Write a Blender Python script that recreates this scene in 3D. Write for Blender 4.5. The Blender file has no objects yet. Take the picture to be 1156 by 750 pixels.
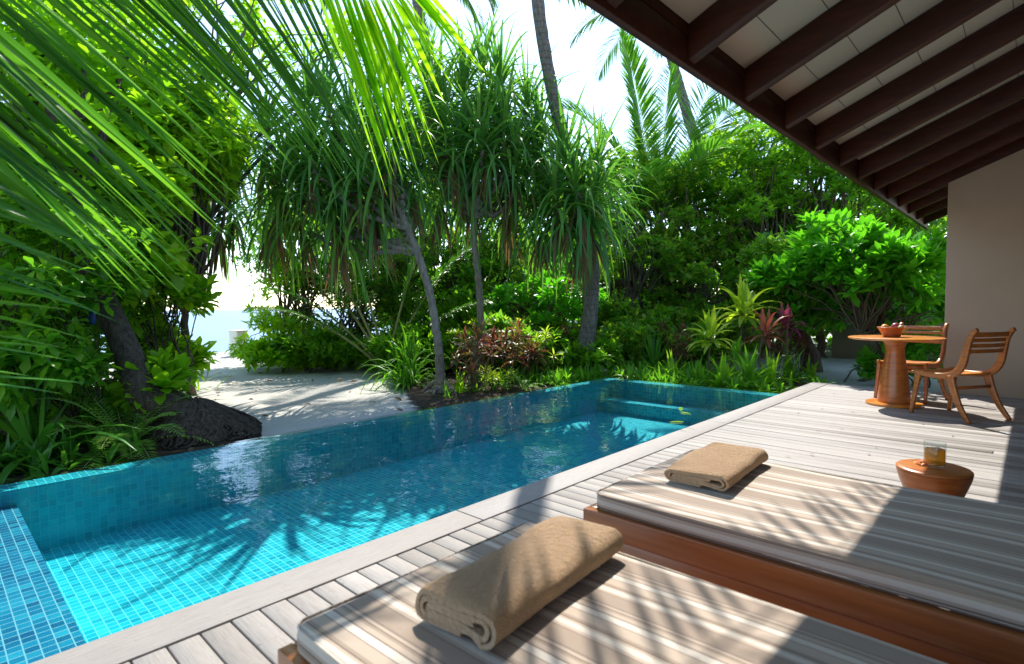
import bpy, bmesh, math, random
import numpy as np
from mathutils import Vector, Matrix

rnd = random.Random(7)
rng = np.random.default_rng(11)
R = math.radians
scene = bpy.context.scene
COL = scene.collection

# ------------------------------------------------------------------ camera
F_PX, CX, CY, CAM_H = 627.88, 578.0, 375.0, 1.10
yaw, pitch, roll = R(43.246), R(-2.5815), R(-0.5364)
Wv = np.array([math.cos(yaw)*math.cos(pitch), math.sin(yaw)*math.cos(pitch), math.sin(pitch)])
r0 = np.cross(Wv, [0, 0, 1]); r0 /= np.linalg.norm(r0); u0 = np.cross(r0, Wv)
Rv = r0*math.cos(roll)+u0*math.sin(roll); Uv = np.cross(Rv, Wv)
CAM = np.array([0, 0, CAM_H])
def ray(x, y): return Wv+Rv*(x-CX)/F_PX-Uv*(y-CY)/F_PX
def at(x, y, d):
    v = ray(x, y); return CAM+v*d/math.hypot(v[0], v[1])
def onz(x, y, z=0.0):
    v = ray(x, y); return CAM+v*(z-CAM_H)/v[2]
cd = bpy.data.cameras.new('camera'); cam = bpy.data.objects.new('camera', cd); COL.objects.link(cam)
cd.sensor_width = 36; cd.lens = F_PX/1156*36; cd.clip_start = 0.05; cd.clip_end = 9000
m = Matrix.Identity(4)
for i in range(3):
    m[i][0], m[i][1], m[i][2], m[i][3] = Rv[i], Uv[i], -Wv[i], CAM[i]
cam.matrix_world = m
cd.dof.use_dof = True; cd.dof.focus_distance = 4.6; cd.dof.aperture_fstop = 3.2
scene.camera = cam

# ------------------------------------------------------------------ objects helpers
class MB:
    def __init__(s): s.V = []; s.Q = []; s.T = []; s.n = 0
    def add(s, V, Q=None, T=None):
        V = np.asarray(V, float).reshape(-1, 3)
        if Q is not None and len(Q): s.Q.append(np.asarray(Q, int).reshape(-1, 4)+s.n)
        if T is not None and len(T): s.T.append(np.asarray(T, int).reshape(-1, 3)+s.n)
        s.V.append(V); s.n += len(V); return s
    def box(s, x0, x1, y0, y1, z0, z1):
        V = [(x, y, z) for z in (z0, z1) for y in (y0, y1) for x in (x0, x1)]
        s.add(V, [(0, 2, 3, 1), (4, 5, 7, 6), (0, 1, 5, 4), (2, 6, 7, 3), (0, 4, 6, 2), (1, 3, 7, 5)]); return s
    def tube(s, P, rad, sides=8, cap=True, jit=0.):
        P = np.asarray(P, float); n = len(P); rad = np.broadcast_to(np.asarray(rad, float), (n,))
        T = np.gradient(P, axis=0); T /= np.linalg.norm(T, axis=1)[:, None]+1e-9
        ref = np.array([0, 0, 1.]) if abs(T[0][2]) < .9 else np.array([1., 0, 0])
        A = np.cross(T, ref); A /= np.linalg.norm(A, axis=1)[:, None]+1e-9; B = np.cross(T, A)
        a = np.linspace(0, 2*math.pi, sides, endpoint=False)
        rj = rad[:, None, None]*(1+jit*(np.sin(np.arange(n)*1.7+.6*np.sin(np.arange(n)*.9))[:, None]*.6+rng.normal(0, .5, (n, sides)))[:, :, None]) if jit else rad[:, None, None]
        V = P[:, None]+rj*(A[:, None]*np.cos(a)[None, :, None]+B[:, None]*np.sin(a)[None, :, None])
        V = V.reshape(-1, 3); Q = []
        i = np.arange(n-1)[:, None]*sides; j = np.arange(sides)[None]; jn = (j+1) % sides
        Q = np.stack([i+j, i+jn, i+jn+sides, i+j+sides], -1).reshape(-1, 4)
        Tt = []
        if cap:
            V = np.vstack([V, P[:1], P[-1:]]); c0, c1 = n*sides, n*sides+1; o = (n-1)*sides
            for k in range(sides):
                Tt.append((c0, (k+1) % sides, k)); Tt.append((c1, o+k, o+(k+1) % sides))
        s.add(V, Q, Tt); return s
    def lathe(s, prof, c=(0, 0, 0), sides=48, sx=1, sy=1):
        prof = np.asarray(prof, float); n = len(prof); a = np.linspace(0, 2*math.pi, sides, endpoint=False)
        V = np.stack([prof[:, None, 0]*np.cos(a)*sx+c[0], prof[:, None, 0]*np.sin(a)*sy+c[1], np.broadcast_to(prof[:, None, 1], (n, sides))+c[2]], -1).reshape(-1, 3)
        i = np.arange(n-1)[:, None]*sides; j = np.arange(sides)[None]; jn = (j+1) % sides
        s.add(V, np.stack([i+j, i+jn, i+jn+sides, i+j+sides], -1).reshape(-1, 4)); return s
    def sweep(s, P, side, w, h):
        """rectangle swept along P; w along 'side', h across"""
        P = np.asarray(P, float); n = len(P); side = np.asarray(side, float); side /= np.linalg.norm(side)
        w = np.broadcast_to(np.asarray(w, float), (n,))/2; h = np.broadcast_to(np.asarray(h, float), (n,))/2
        T = np.gradient(P, axis=0); T /= np.linalg.norm(T, axis=1)[:, None]
        N = np.cross(T, side); N /= np.linalg.norm(N, axis=1)[:, None]
        b = .22
        prof = [(-1, -1+b), (-1+b, -1), (1-b, -1), (1, -1+b), (1, 1-b), (1-b, 1), (-1+b, 1), (-1, 1-b)]
        V = []
        for k in range(n):
            mm = min(w[k], h[k])
            for (p, q) in prof:
                pa = math.copysign(w[k], p) if abs(p) == 1 else math.copysign(w[k]-b*mm, p)
                qa = math.copysign(h[k], q) if abs(q) == 1 else math.copysign(h[k]-b*mm, q)
                V.append(P[k]+side*pa+N[k]*qa)
        Q = [(k*8+j, k*8+(j+1) % 8, (k+1)*8+(j+1) % 8, (k+1)*8+j) for k in range(n-1) for j in range(8)]
        for o, fl in ((0, 1), ((n-1)*8, 0)):
            for f in ((0, 1, 2, 3), (0, 3, 4, 7), (7, 4, 5, 6)):
                f = [o+x for x in f]; Q.append(f[::-1] if fl else f)
        s.add(V, Q); return s
    def build(s, name, mat, parent=None, smooth=False, fixn=False):
        me = bpy.data.meshes.new(name)
        V = np.vstack(s.V); Q = np.vstack(s.Q) if s.Q else np.zeros((0, 4), int); T = np.vstack(s.T) if s.T else np.zeros((0, 3), int)
        me.vertices.add(len(V)); me.vertices.foreach_set('co', V.astype(np.float32).ravel())
        li = np.concatenate([Q.ravel(), T.ravel()]).astype(np.int32)
        st = np.concatenate([np.arange(len(Q))*4, len(Q)*4+np.arange(len(T))*3]).astype(np.int32)
        tot = np.concatenate([np.full(len(Q), 4), np.full(len(T), 3)]).astype(np.int32)
        me.loops.add(len(li)); me.loops.foreach_set('vertex_index', li)
        me.polygons.add(len(st)); me.polygons.foreach_set('loop_start', st); me.polygons.foreach_set('loop_total', tot)
        if smooth: me.polygons.foreach_set('use_smooth', np.ones(len(st), bool))
        me.update(calc_edges=True); me.validate()
        if fixn:
            b = bmesh.new(); b.from_mesh(me); bmesh.ops.recalc_face_normals(b, faces=b.faces); b.to_mesh(me); b.free()
        if mat is not None: me.materials.append(mat)
        o = bpy.data.objects.new(name, me); COL.objects.link(o)
        if parent is not None: o.parent = parent
        return o

def bevelled(o, w, seg=2, ang=40):
    b = bmesh.new(); b.from_mesh(o.data)
    es = [e for e in b.edges if len(e.link_faces) == 2 and e.calc_face_angle(0) > R(ang)]
    bmesh.ops.bevel(b, geom=es, offset=w, segments=seg, affect='EDGES', profile=.5)
    b.to_mesh(o.data); b.free(); return o
def smooth(o, ang=35):
    o.data.polygons.foreach_set('use_smooth', [True]*len(o.data.polygons))
    b = bmesh.new(); b.from_mesh(o.data)
    for e in b.edges:
        if len(e.link_faces) == 2 and e.calc_face_angle(0) > R(ang): e.smooth = False
    b.to_mesh(o.data); b.free(); return o
def tag(o, label=None, cat=None, group=None, kind=None):
    if label: o['label'] = label
    if cat: o['category'] = cat
    if group: o['group'] = group
    if kind: o['kind'] = kind
    return o
def empty(name, loc=(0, 0, 0), rz=0, label=None, cat=None, group=None):
    o = bpy.data.objects.new(name, None); COL.objects.link(o); o.location = Vector(loc); o.rotation_euler = (0, 0, rz)
    o.empty_display_size = .1
    return tag(o, label, cat, group)
def copy_tree(o, parent=None):
    c = o.copy(); COL.objects.link(c); c.parent = parent
    for ch in [x for x in o.children]: copy_tree(ch, c)
    return c

# ------------------------------------------------------------------ materials
def nodes(name):
    ma = bpy.data.materials.new(name); ma.use_nodes = True; nt = ma.node_tree; nt.nodes.clear()
    return ma, nt
def N(nt, t, **kw):
    n = nt.nodes.new(t)
    for k, v in kw.items():
        if k.startswith('i_'): n.inputs[k[2:].replace('_', ' ')].default_value = v
        else: setattr(n, k, v)
    return n
def L(nt, a, b): nt.links.new(a, b)
def math_(nt, op, a, b=None, c=None):
    n = nt.nodes.new('ShaderNodeMath'); n.operation = op
    for k, v in enumerate((a, b, c)):
        if v is None: continue
        if isinstance(v, (int, float)): n.inputs[k].default_value = v
        else: L(nt, v, n.inputs[k])
    return n.outputs[0]
def ramp(nt, fac, stops, interp='LINEAR'):
    n = nt.nodes.new('ShaderNodeValToRGB'); cr = n.color_ramp; cr.interpolation = interp
    while len(cr.elements) > 1: cr.elements.remove(cr.elements[-1])
    cr.elements[0].position = stops[0][0]; cr.elements[0].color = (*stops[0][1], 1)
    for p, c in stops[1:]:
        e = cr.elements.new(p); e.color = (*c, 1)
    L(nt, fac, n.inputs[0]); return n.outputs[0]
def mixc(nt, fac, a, b, mode='MIX'):
    n = nt.nodes.new('ShaderNodeMix'); n.data_type = 'RGBA'; n.blend_type = mode
    for s, v in ((n.inputs[0], fac), (n.inputs[6], a), (n.inputs[7], b)):
        if isinstance(v, (int, float)): s.default_value = v
        elif isinstance(v, tuple): s.default_value = (*v, 1)
        else: L(nt, v, s)
    return n.outputs[2]
def noise(nt, scale, vec=None, detail=4, rough=.55, dim='3D'):
    n = nt.nodes.new('ShaderNodeTexNoise'); n.inputs['Scale'].default_value = scale; n.inputs['Detail'].default_value = detail
    n.inputs['Roughness'].default_value = rough
    if vec is not None: L(nt, vec, n.inputs['Vector'])
    return n.outputs['Fac']
def mapping(nt, vec, scale=(1, 1, 1), loc=(0, 0, 0), rot=(0, 0, 0)):
    n = nt.nodes.new('ShaderNodeMapping'); n.inputs['Scale'].default_value = scale; n.inputs['Location'].default_value = loc
    n.inputs['Rotation'].default_value = rot; L(nt, vec, n.inputs['Vector']); return n.outputs[0]
def objco(nt): return nt.nodes.new('ShaderNodeTexCoord').outputs['Object']
def pos(nt): return nt.nodes.new('ShaderNodeNewGeometry').outputs['Position']
def island(nt): return nt.nodes.new('ShaderNodeNewGeometry').outputs['Random Per Island']
def bump(nt, h, strength=.3, dist=.01):
    n = nt.nodes.new('ShaderNodeBump'); n.inputs['Strength'].default_value = strength; n.inputs['Distance'].default_value = dist
    L(nt, h, n.inputs['Height']); return n.outputs[0]
def finish(ma, nt, color, rough=.6, normal=None, spec=.5, sheen=0, coat=0):
    p = nt.nodes.new('ShaderNodeBsdfPrincipled'); o = nt.nodes.new('ShaderNodeOutputMaterial')
    if isinstance(color, tuple): p.inputs['Base Color'].default_value = (*color, 1)
    else: L(nt, color, p.inputs['Base Color'])
    if isinstance(rough, (int, float)): p.inputs['Roughness'].default_value = rough
    else: L(nt, rough, p.inputs['Roughness'])
    p.inputs['Specular IOR Level'].default_value = spec
    if sheen: p.inputs['Sheen Weight'].default_value = sheen
    if coat: p.inputs['Coat Weight'].default_value = coat; p.inputs['Coat Roughness'].default_value = .15
    if normal is not None: L(nt, normal, p.inputs['Normal'])
    L(nt, p.outputs[0], o.inputs[0]); return ma

def leaf_mat(name, cols, trans=.4, rough=.38, tboost=(1.5, 1.6, .7), spec=.3):
    """cols: list of colours picked per leaf"""
    ma, nt = nodes(name)
    ri = island(nt)
    if cols[0][1] > cols[0][0]*1.3: cols = [(min(r*1.12, .55), min(g_*1.06, .62), b_*.95) for r, g_, b_ in cols]
    k = len(cols); st = [((i+.5)/k if k > 1 else 0, c) for i, c in enumerate(cols)]
    c = ramp(nt, ri, st)
    nz = noise(nt, 1.3, pos(nt), 2)
    c = mixc(nt, math_(nt, 'MULTIPLY', nz, .55), c, tuple(x*.5 for x in cols[0]))
    p = N(nt, 'ShaderNodeBsdfPrincipled', i_Roughness=rough); p.inputs['Specular IOR Level'].default_value = spec
    L(nt, c, p.inputs['Base Color'])
    t = N(nt, 'ShaderNodeBsdfTranslucent')
    tc = mixc(nt, 1.0, c, tboost, 'MULTIPLY'); L(nt, tc, t.inputs['Color'])
    mx = N(nt, 'ShaderNodeMixShader'); mx.inputs[0].default_value = trans
    L(nt, p.outputs[0], mx.inputs[1]); L(nt, t.outputs[0], mx.inputs[2])
    o = N(nt, 'ShaderNodeOutputMaterial'); L(nt, mx.outputs[0], o.inputs[0]); return ma

def wood_mat(name, a, b, scale=(1, 1, 1), rough=.35, coat=0, bs=.15):
    ma, nt = nodes(name); v = mapping(nt, objco(nt), scale)
    g = noise(nt, 6, v, 6, .65); g2 = noise(nt, 30, v, 3, .5)
    c = ramp(nt, g, [(.3, a), (.5, tuple((x+y)/2 for x, y in zip(a, b))), (.72, b)])
    c = mixc(nt, math_(nt, 'MULTIPLY', g2, .35), c, tuple(x*.55 for x in a))
    return finish(ma, nt, c, rough, bump(nt, g2, bs, .003), coat=coat, spec=.25 if rough > .5 else .5)

def deck_mat(name, sc):
    ma, nt = nodes(name); v = mapping(nt, pos(nt), sc)
    g = noise(nt, 9, v, 7, .7); big = noise(nt, .9, pos(nt), 3); ri = island(nt)
    base = ramp(nt, ri, [(0, (.235, .208, .18)), (.35, (.335, .30, .268)), (.7, (.29, .262, .235)), (1, (.395, .358, .322))])
    st = ramp(nt, g, [(.35, (.76, .745, .735)), (.55, (.97, .97, .97)), (.75, (1.04, 1.03, 1.02))])
    c = mixc(nt, 1.0, base, st, 'MULTIPLY')
    c = mixc(nt, math_(nt, 'MULTIPLY', big, .35), c, (.24, .23, .215))
    sp = noise(nt, 55, pos(nt), 2)
    c = mixc(nt, ramp(nt, sp, [(.66, (0, 0, 0)), (.74, (.5, .5, .5))]), c, (.12, .11, .10))
    return finish(ma, nt, c, .62, bump(nt, g, .5, .004), spec=.35)

def tile_mat(name, cols, grout, size=.046):
    ma, nt = nodes(name); P = pos(nt)
    sv = N(nt, 'ShaderNodeVectorMath', operation='SCALE'); L(nt, P, sv.inputs[0]); sv.inputs['Scale'].default_value = 1/size
    ad = N(nt, 'ShaderNodeVectorMath', operation='ADD'); L(nt, sv.outputs[0], ad.inputs[0]); ad.inputs[1].default_value = (.37, .31, .43)
    fl = N(nt, 'ShaderNodeVectorMath', operation='FLOOR'); L(nt, ad.outputs[0], fl.inputs[0])
    fr = N(nt, 'ShaderNodeVectorMath', operation='FRACTION'); L(nt, ad.outputs[0], fr.inputs[0])
    wn = N(nt, 'ShaderNodeTexWhiteNoise'); wn.noise_dimensions = '3D'; L(nt, fl.outputs[0], wn.inputs['Vector'])
    ge = N(nt, 'ShaderNodeNewGeometry'); sn = N(nt, 'ShaderNodeSeparateXYZ'); L(nt, ge.outputs['True Normal'], sn.inputs[0])
    sf = N(nt, 'ShaderNodeSeparateXYZ'); L(nt, fr.outputs[0], sf.inputs[0])
    tot = None
    for ax in range(3):
        e = math_(nt, 'ABSOLUTE', math_(nt, 'SUBTRACT', sf.outputs[ax], .5))
        g = math_(nt, 'GREATER_THAN', e, .455)
        g = math_(nt, 'MULTIPLY', g, math_(nt, 'LESS_THAN', math_(nt, 'ABSOLUTE', sn.outputs[ax]), .5))
        tot = g if tot is None else math_(nt, 'MAXIMUM', tot, g)
    c = ramp(nt, wn.outputs['Value'], cols)
    c = mixc(nt, tot, c, grout)
    rg = math_(nt, 'ADD', math_(nt, 'MULTIPLY', tot, .5), .15)
    return finish(ma, nt, c, rg, bump(nt, math_(nt, 'SUBTRACT', 1.0, tot), .3, .002))

M = {}
M['tile'] = tile_mat('pool_mosaic', [(0, (.008, .30, .40)), (.25, (.012, .39, .48)), (.7, (.016, .455, .535)), (1, (.035, .53, .59))], (.12, .66, .70))
M['tile3'] = tile_mat('wall_mosaic', [(0, (.01, .36, .48)), (.3, (.015, .43, .55)), (.7, (.02, .48, .59)), (1, (.03, .53, .63))], (.06, .58, .67))
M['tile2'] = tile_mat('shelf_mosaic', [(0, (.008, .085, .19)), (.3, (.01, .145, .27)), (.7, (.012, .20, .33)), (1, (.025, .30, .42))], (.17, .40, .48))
M['deck'] = deck_mat('weathered_deck_wood', (14, .8, 1))
M['coping'] = deck_mat('weathered_coping_wood', (.8, 14, 1))
M['teak'] = wood_mat('teak', (.36, .092, .018), (.66, .235, .05), (2.5, .6, 6), .34, .3)
M['tabletop_wood'] = wood_mat('tabletop_teak', (.58, .18, .022), (.88, .36, .055), (.6, 2.5, 4), .3, .4)
M['beam'] = wood_mat('dark_beam', (.040, .011, .006), (.095, .028, .015), (4, .6, 4), .55)
M['bedwood'] = wood_mat('bed_frame_teak', (.27, .080, .022), (.47, .165, .045), (3, .35, 8), .36, .2)
ma, nt = nodes('ceiling_board')
P = objco(nt); sx = N(nt, 'ShaderNodeSeparateXYZ'); L(nt, P, sx.inputs[0])
def seam(nt, v, per, w): return math_(nt, 'LESS_THAN', math_(nt, 'FRACT', math_(nt, 'DIVIDE', v, per)), w)
gy = seam(nt, sx.outputs[1], .235, .022); gx = seam(nt, math_(nt, 'ADD', sx.outputs[0], .11), 1.56, .004)
c = mixc(nt, math_(nt, 'MAXIMUM', gy, gx), (.56, .45, .345), (.10, .07, .05))
M['ceiling'] = finish(ma, nt, c, .6)
ma, nt = nodes('taupe_plaster')
a = noise(nt, 1.2, pos(nt), 4); b = noise(nt, 90, pos(nt), 3)
c = ramp(nt, a, [(.3, (.45, .35, .27)), (.7, (.50, .395, .31))])
M['plaster'] = finish(ma, nt, c, .85, bump(nt, b, .25, .003), spec=.2)
M['roofing'] = wood_mat('roof_shingle', (.10, .075, .055), (.17, .13, .10), (6, 1, 1), .9)

ma, nt = nodes('pale_coral_sand')
P = pos(nt); a = noise(nt, .8, P, 5, .6); b = noise(nt, 14, P, 5, .7); d = noise(nt, 120, P, 2)
c = ramp(nt, a, [(.3, (.45, .435, .385)), (.7, (.57, .55, .49))])
c = mixc(nt, ramp(nt, b, [(.62, (0, 0, 0)), (.75, (.55, .55, .55))]), c, (.34, .31, .26))
c = mixc(nt, math_(nt, 'MULTIPLY', d, .25), c, (.28, .26, .22))
M['sand'] = finish(ma, nt, c, .95, bump(nt, b, .7, .03), spec=.15)
ma, nt = nodes('dark_garden_soil')
P = pos(nt); a = noise(nt, 5, P, 6, .7); b = noise(nt, 40, P, 4, .7)
c = ramp(nt, a, [(.3, (.035, .022, .016)), (.6, (.085, .058, .04)), (.8, (.16, .12, .085))])
c = mixc(nt, ramp(nt, b, [(.6, (0, 0, 0)), (.7, (.6, .6, .6))]), c, (.20, .14, .08))
M['soil'] = finish(ma, nt, c, .95, bump(nt, b, 1, .03), spec=.15)

def bark_mat(name, a, b, rings=0, sc=14, st=.9):
    ma, nt = nodes(name); P = objco(nt); v = mapping(nt, P, (1, 1, .35))
    g = noise(nt, sc, v, 6, .7); g2 = noise(nt, 2.3, P, 3)
    c = ramp(nt, g, [(.32, a), (.68, b)])
    c = mixc(nt, math_(nt, 'MULTIPLY', g2, .5), c, tuple(x*.6 for x in a))
    h = g
    if rings:
        s = N(nt, 'ShaderNodeSeparateXYZ'); L(nt, P, s.inputs[0])
        w = math_(nt, 'ADD', math_(nt, 'MULTIPLY', s.outputs[2], rings), math_(nt, 'MULTIPLY', g2, 1.2))
        f = math_(nt, 'FRACT', w); ring = math_(nt, 'LESS_THAN', f, .16)
        c = mixc(nt, math_(nt, 'MULTIPLY', ring, .35), c, tuple(x*.45 for x in a)); h = math_(nt, 'SUBTRACT', g, math_(nt, 'MULTIPLY', ring, .5))
    return finish(ma, nt, c, .85, bump(nt, h, st, .03), spec=.2)
M['palm_bark'] = bark_mat('palm_bark', (.09, .078, .065), (.27, .24, .21), 11, 26)
M['pandan_bark'] = bark_mat('pandanus_bark', (.17, .14, .11), (.42, .37, .31), 0, 26)
M['dark_bark'] = bark_mat('fibrous_dark_bark', (.035, .026, .02), (.17, .13, .095), 0, 34, 1)
M['bark'] = bark_mat('branch_bark', (.10, .075, .05), (.22, .17, .12), 0, 18)

G = {}
G['coconut'] = leaf_mat('coconut_leaf', [(.045, .135, .022), (.07, .20, .025), (.05, .16, .02)], .38, .3)
G['coconut_sunlit'] = leaf_mat('young_coconut_leaf_sunlit', [(.12, .32, .04), (.17, .40, .045), (.09, .27, .05)], .5, .35)  # lit copy of the coconut green: sunlight put into the colour
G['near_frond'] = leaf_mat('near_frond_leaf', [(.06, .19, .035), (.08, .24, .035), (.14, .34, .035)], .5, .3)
G['sunlit_frond'] = leaf_mat('sunlit_frond_leaf', [(.24, .52, .02), (.32, .60, .03), (.27, .55, .02)], .7, .3, (1.6, 1.6, .5))  # same palm as near_frond; sunlit glow painted into a brighter leaf colour
G['pandan'] = leaf_mat('pandanus_leaf', [(.07, .22, .05), (.11, .29, .05), (.19, .38, .06), (.085, .24, .075)], .48, .34)
G['dark_leaf'] = leaf_mat('dark_round_leaf', [(.09, .24, .03), (.14, .34, .03), (.22, .44, .035), (.10, .29, .06), (.45, .52, .05), (.24, .44, .05)], .6, .34)
G['mid_leaf'] = leaf_mat('mid_green_leaf', [(.10, .28, .02), (.16, .38, .022), (.25, .47, .025), (.11, .30, .025)], .56, .36)
G['lime_leaf'] = leaf_mat('lime_leaf', [(.22, .44, .014), (.30, .54, .018), (.16, .36, .018), (.38, .56, .025)], .58, .34)
G['scaevola'] = leaf_mat('glossy_light_leaf', [(.08, .33, .02), (.12, .42, .025), (.16, .48, .03), (.10, .37, .025)], .52, .3)
G['scaevola_y'] = leaf_mat('glossy_yellow_leaf', [(.22, .46, .018), (.30, .55, .025), (.17, .41, .022)], .58, .3)
G['cordy_red'] = leaf_mat('red_cordyline_leaf', [(.20, .07, .045), (.28, .11, .07), (.14, .08, .045), (.18, .17, .05), (.11, .20, .045)], .4, .35, (1.7, 1.1, .9))
G['cordy_purple'] = leaf_mat('purple_cordyline_leaf', [(.34, .05, .14), (.20, .06, .07), (.42, .09, .18), (.22, .12, .07)], .4, .35, (1.7, 1, 1.2))
G['cordy_salmon'] = leaf_mat('salmon_cordyline_leaf', [(.42, .14, .08), (.34, .09, .06), (.48, .22, .10)], .45, .35, (1.5, 1.0, .9))
G['dracaena'] = leaf_mat('yellow_green_leaf', [(.36, .52, .04), (.46, .58, .06), (.27, .46, .04)], .5, .32)
G['fern'] = leaf_mat('fern_leaf', [(.22, .44, .08), (.30, .52, .11), (.17, .38, .07)], .5, .4)
G['lily'] = leaf_mat('lily_leaf', [(.06, .22, .03), (.09, .28, .035), (.13, .35, .04)], .4, .28)
G['tuft'] = leaf_mat('tuft_leaf', [(.09, .28, .02), (.13, .36, .03), (.18, .42, .035)], .5, .35)
G['dead'] = leaf_mat('dry_leaf', [(.24, .15, .07), (.30, .20, .10)], .3, .6, (1.2, 1, .7))
ma, nt = nodes('pale_petiole'); M['petiole'] = finish(ma, nt, ramp(nt, noise(nt, 3, objco(nt)), [(.3, (.22, .27, .06)), (.7, (.38, .36, .14))]), .4)
ma, nt = nodes('frond_rib'); M['rib'] = finish(ma, nt, (.16, .24, .05), .4)

# ------------------------------------------------------------------ light
SUN = np.array([.61, .525, 1.0]); SUN /= np.linalg.norm(SUN)
elev = math.asin(SUN[2]); az = math.atan2(SUN[0], SUN[1])
w = bpy.data.worlds.new('World'); scene.world = w; w.use_nodes = True; wn = w.node_tree; wn.nodes.clear()
sky = wn.nodes.new('ShaderNodeTexSky'); sky.sky_type = 'NISHITA'; sky.sun_disc = False
sky.sun_elevation = elev; sky.sun_rotation = az; sky.air_density = 1.0; sky.dust_density = .35; sky.ozone_density = 1.0
bg = wn.nodes.new('ShaderNodeBackground'); bg.inputs[1].default_value = .15
wo = wn.nodes.new('ShaderNodeOutputWorld'); wn.links.new(sky.outputs[0], bg.inputs[0]); wn.links.new(bg.outputs[0], wo.inputs[0])
sd = bpy.data.lights.new('sun', 'SUN'); sd.energy = 3.15; sd.angle = R(.47); sd.color = (1, .955, .89)
so = bpy.data.objects.new('sun', sd); COL.objects.link(so); so.rotation_euler = Vector(SUN).to_track_quat('Z', 'Y').to_euler()
vs = scene.view_settings; vs.view_transform = 'Standard'; vs.look = 'None'; vs.gamma = 1; vs.use_curve_mapping = False; vs.exposure = 1.42
cy = scene.cycles; cy.max_bounces = 14; cy.diffuse_bounces = 6; cy.glossy_bounces = 4; cy.transmission_bounces = 14; cy.transparent_max_bounces = 40
cy.use_denoising = True; cy.caustics_reflective = False; cy.caustics_refractive = False; cy.sample_clamp_indirect = 6
try: cy.denoiser = 'OPENIMAGEDENOISE'
except Exception: pass

# ------------------------------------------------------------------ ground, sea
GZ = -.15
def grid_sheet(name, xs, ys, zf, mat, kind='structure', parent=None):
    X, Y = np.meshgrid(xs, ys); Z = zf(X, Y); nx, ny = len(xs), len(ys)
    i = np.arange(ny-1)[:, None]*nx; j = np.arange(nx-1)[None]
    b = MB().add(np.stack([X, Y, Z], -1).reshape(-1, 3), np.stack([i+j, i+j+1, i+j+1+nx, i+j+nx], -1).reshape(-1, 4))
    o = b.build(name, mat, parent, smooth=True); tag(o, kind=kind); return o
xs = np.concatenate([[-3000, -800, -200, -60], np.arange(-30, 40, .5), [60, 200, 800, 3000]])
ys = np.concatenate([[-1500, -300, -60], np.arange(-10, 34, .5), [60, 200, 800, 3000, 6000]])
def gz(X, Y):
    base = np.where(Y < 17.5, GZ, GZ-np.clip((Y-17.5)*.2, 0, 3.5))
    n = .022*np.sin(X*1.9+np.sin(Y*1.3)*1.2)*np.cos(Y*2.1+X*.5)+.012*np.sin(X*5.3+Y*3.1)
    return base+n*((Y > 5.2) | (X > 8.8))
def gz_cut(X, Y):   # ground dips under deck and pool
    z = gz(X, Y)
    return np.where((X > -6.2) & (X < 7.7) & (Y < 5.15) & (Y > -8), np.minimum(z, -1.3), np.where((X > -6.2) & (X < 8.9) & (Y < 2.2) & (Y > -8), np.minimum(z, -.5), z))
# pool area is fenced by the outer pool wall, so the dip stays hidden
grid_sheet('ground', xs, ys, gz_cut, M['sand'])
ma, nt = nodes('sea_water'); P = mapping(nt, pos(nt), (.25, 1, 1)); nn = noise(nt, 2.2, P, 5)
M['sea'] = finish(ma, nt, (.10, .21, .29), .35, bump(nt, nn, .5, .12), spec=.2)
o = MB().add([(-5000, 16, -.75), (5000, 16, -.75), (5000, 8000, -.75), (-5000, 8000, -.75)], [(0, 1, 2, 3)]).build('sea', M['sea']); tag(o, kind='structure')

def patch(name, pts, z, mat, jag=.12):
    P = []
    n = len(pts)
    for i in range(n):
        a, b = np.array(pts[i]), np.array(pts[(i+1) % n])
        for t in np.linspace(0, 1, 9)[:-1]: P.append(a+(b-a)*t+rng.normal(0, jag, 2)*(0 if t == 0 else 1))
    bm = bmesh.new(); bm.faces.new([bm.verts.new((p[0], p[1], z)) for p in P])
    bmesh.ops.triangulate(bm, faces=bm.faces); me = bpy.data.meshes.new(name); bm.to_mesh(me); bm.free(); me.materials.append(mat)
    o = bpy.data.objects.new(name, me); COL.objects.link(o); tag(o, kind='structure'); return o
patch('soil', [(3.9, 5.0), (7.5, 5.0), (7.55, 2.3), (9.0, 2.2), (9.9, 3.6), (10.6, 6.5), (8.6, 8.6), (6.2, 9.4), (5.2, 7.4), (4.6, 6.3)], -.10, M['soil'], .06)
patch('soil', [(-5.5, 5.0), (2.1, 5.0), (2.0, 6.3), (1.5, 7.5), (1.7, 10), (-1, 14), (-6, 14)], -.10, M['soil'], .06)
patch('soil', [(7.2, 12.2), (6.2, 14.5), (6.6, 17), (15, 17), (15, 9.5), (9, 9.6)], -.10, M['soil'], .1)

# ------------------------------------------------------------------ pool
PX0, PX1, PY0, PY1, WZ = -6.0, 7.5, 2.26, 4.95, -.025
SH, FL = -.15, -.485
b = MB()
def sheet(b, *p): b.add(p, [(0, 1, 2, 3)])
sheet(b, (.38, PY0-.2, FL), (6.95, PY0-.2, FL), (6.95, 4.76, FL), (.38, 4.76, FL))            # floor
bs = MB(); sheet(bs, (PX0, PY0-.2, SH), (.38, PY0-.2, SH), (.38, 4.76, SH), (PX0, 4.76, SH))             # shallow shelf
sheet(b, (.38, PY0-.2, SH), (.38, 4.76, SH), (.38, 4.76, FL), (.38, PY0-.2, FL))
sheet(b, (6.95, PY0-.2, -.30), (7.27, PY0-.2, -.30), (7.27, 4.76, -.30), (6.95, 4.76, -.30))  # bench at the far end
sheet(b, (6.95, PY0-.2, FL), (6.95, 4.76, FL), (6.95, 4.76, -.30), (6.95, PY0-.2, -.30))
sheet(b, (7.27, PY0-.2, -.30), (7.27, 4.76, -.30), (7.27, 4.76, -.045), (7.27, PY0-.2, -.045))
bw = MB(); sheet(bw, (PX0, 4.76, FL), (PX0, 4.76, -.0455), (7.27, 4.76, -.0455), (7.27, 4.76, FL))          # far wall
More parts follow.
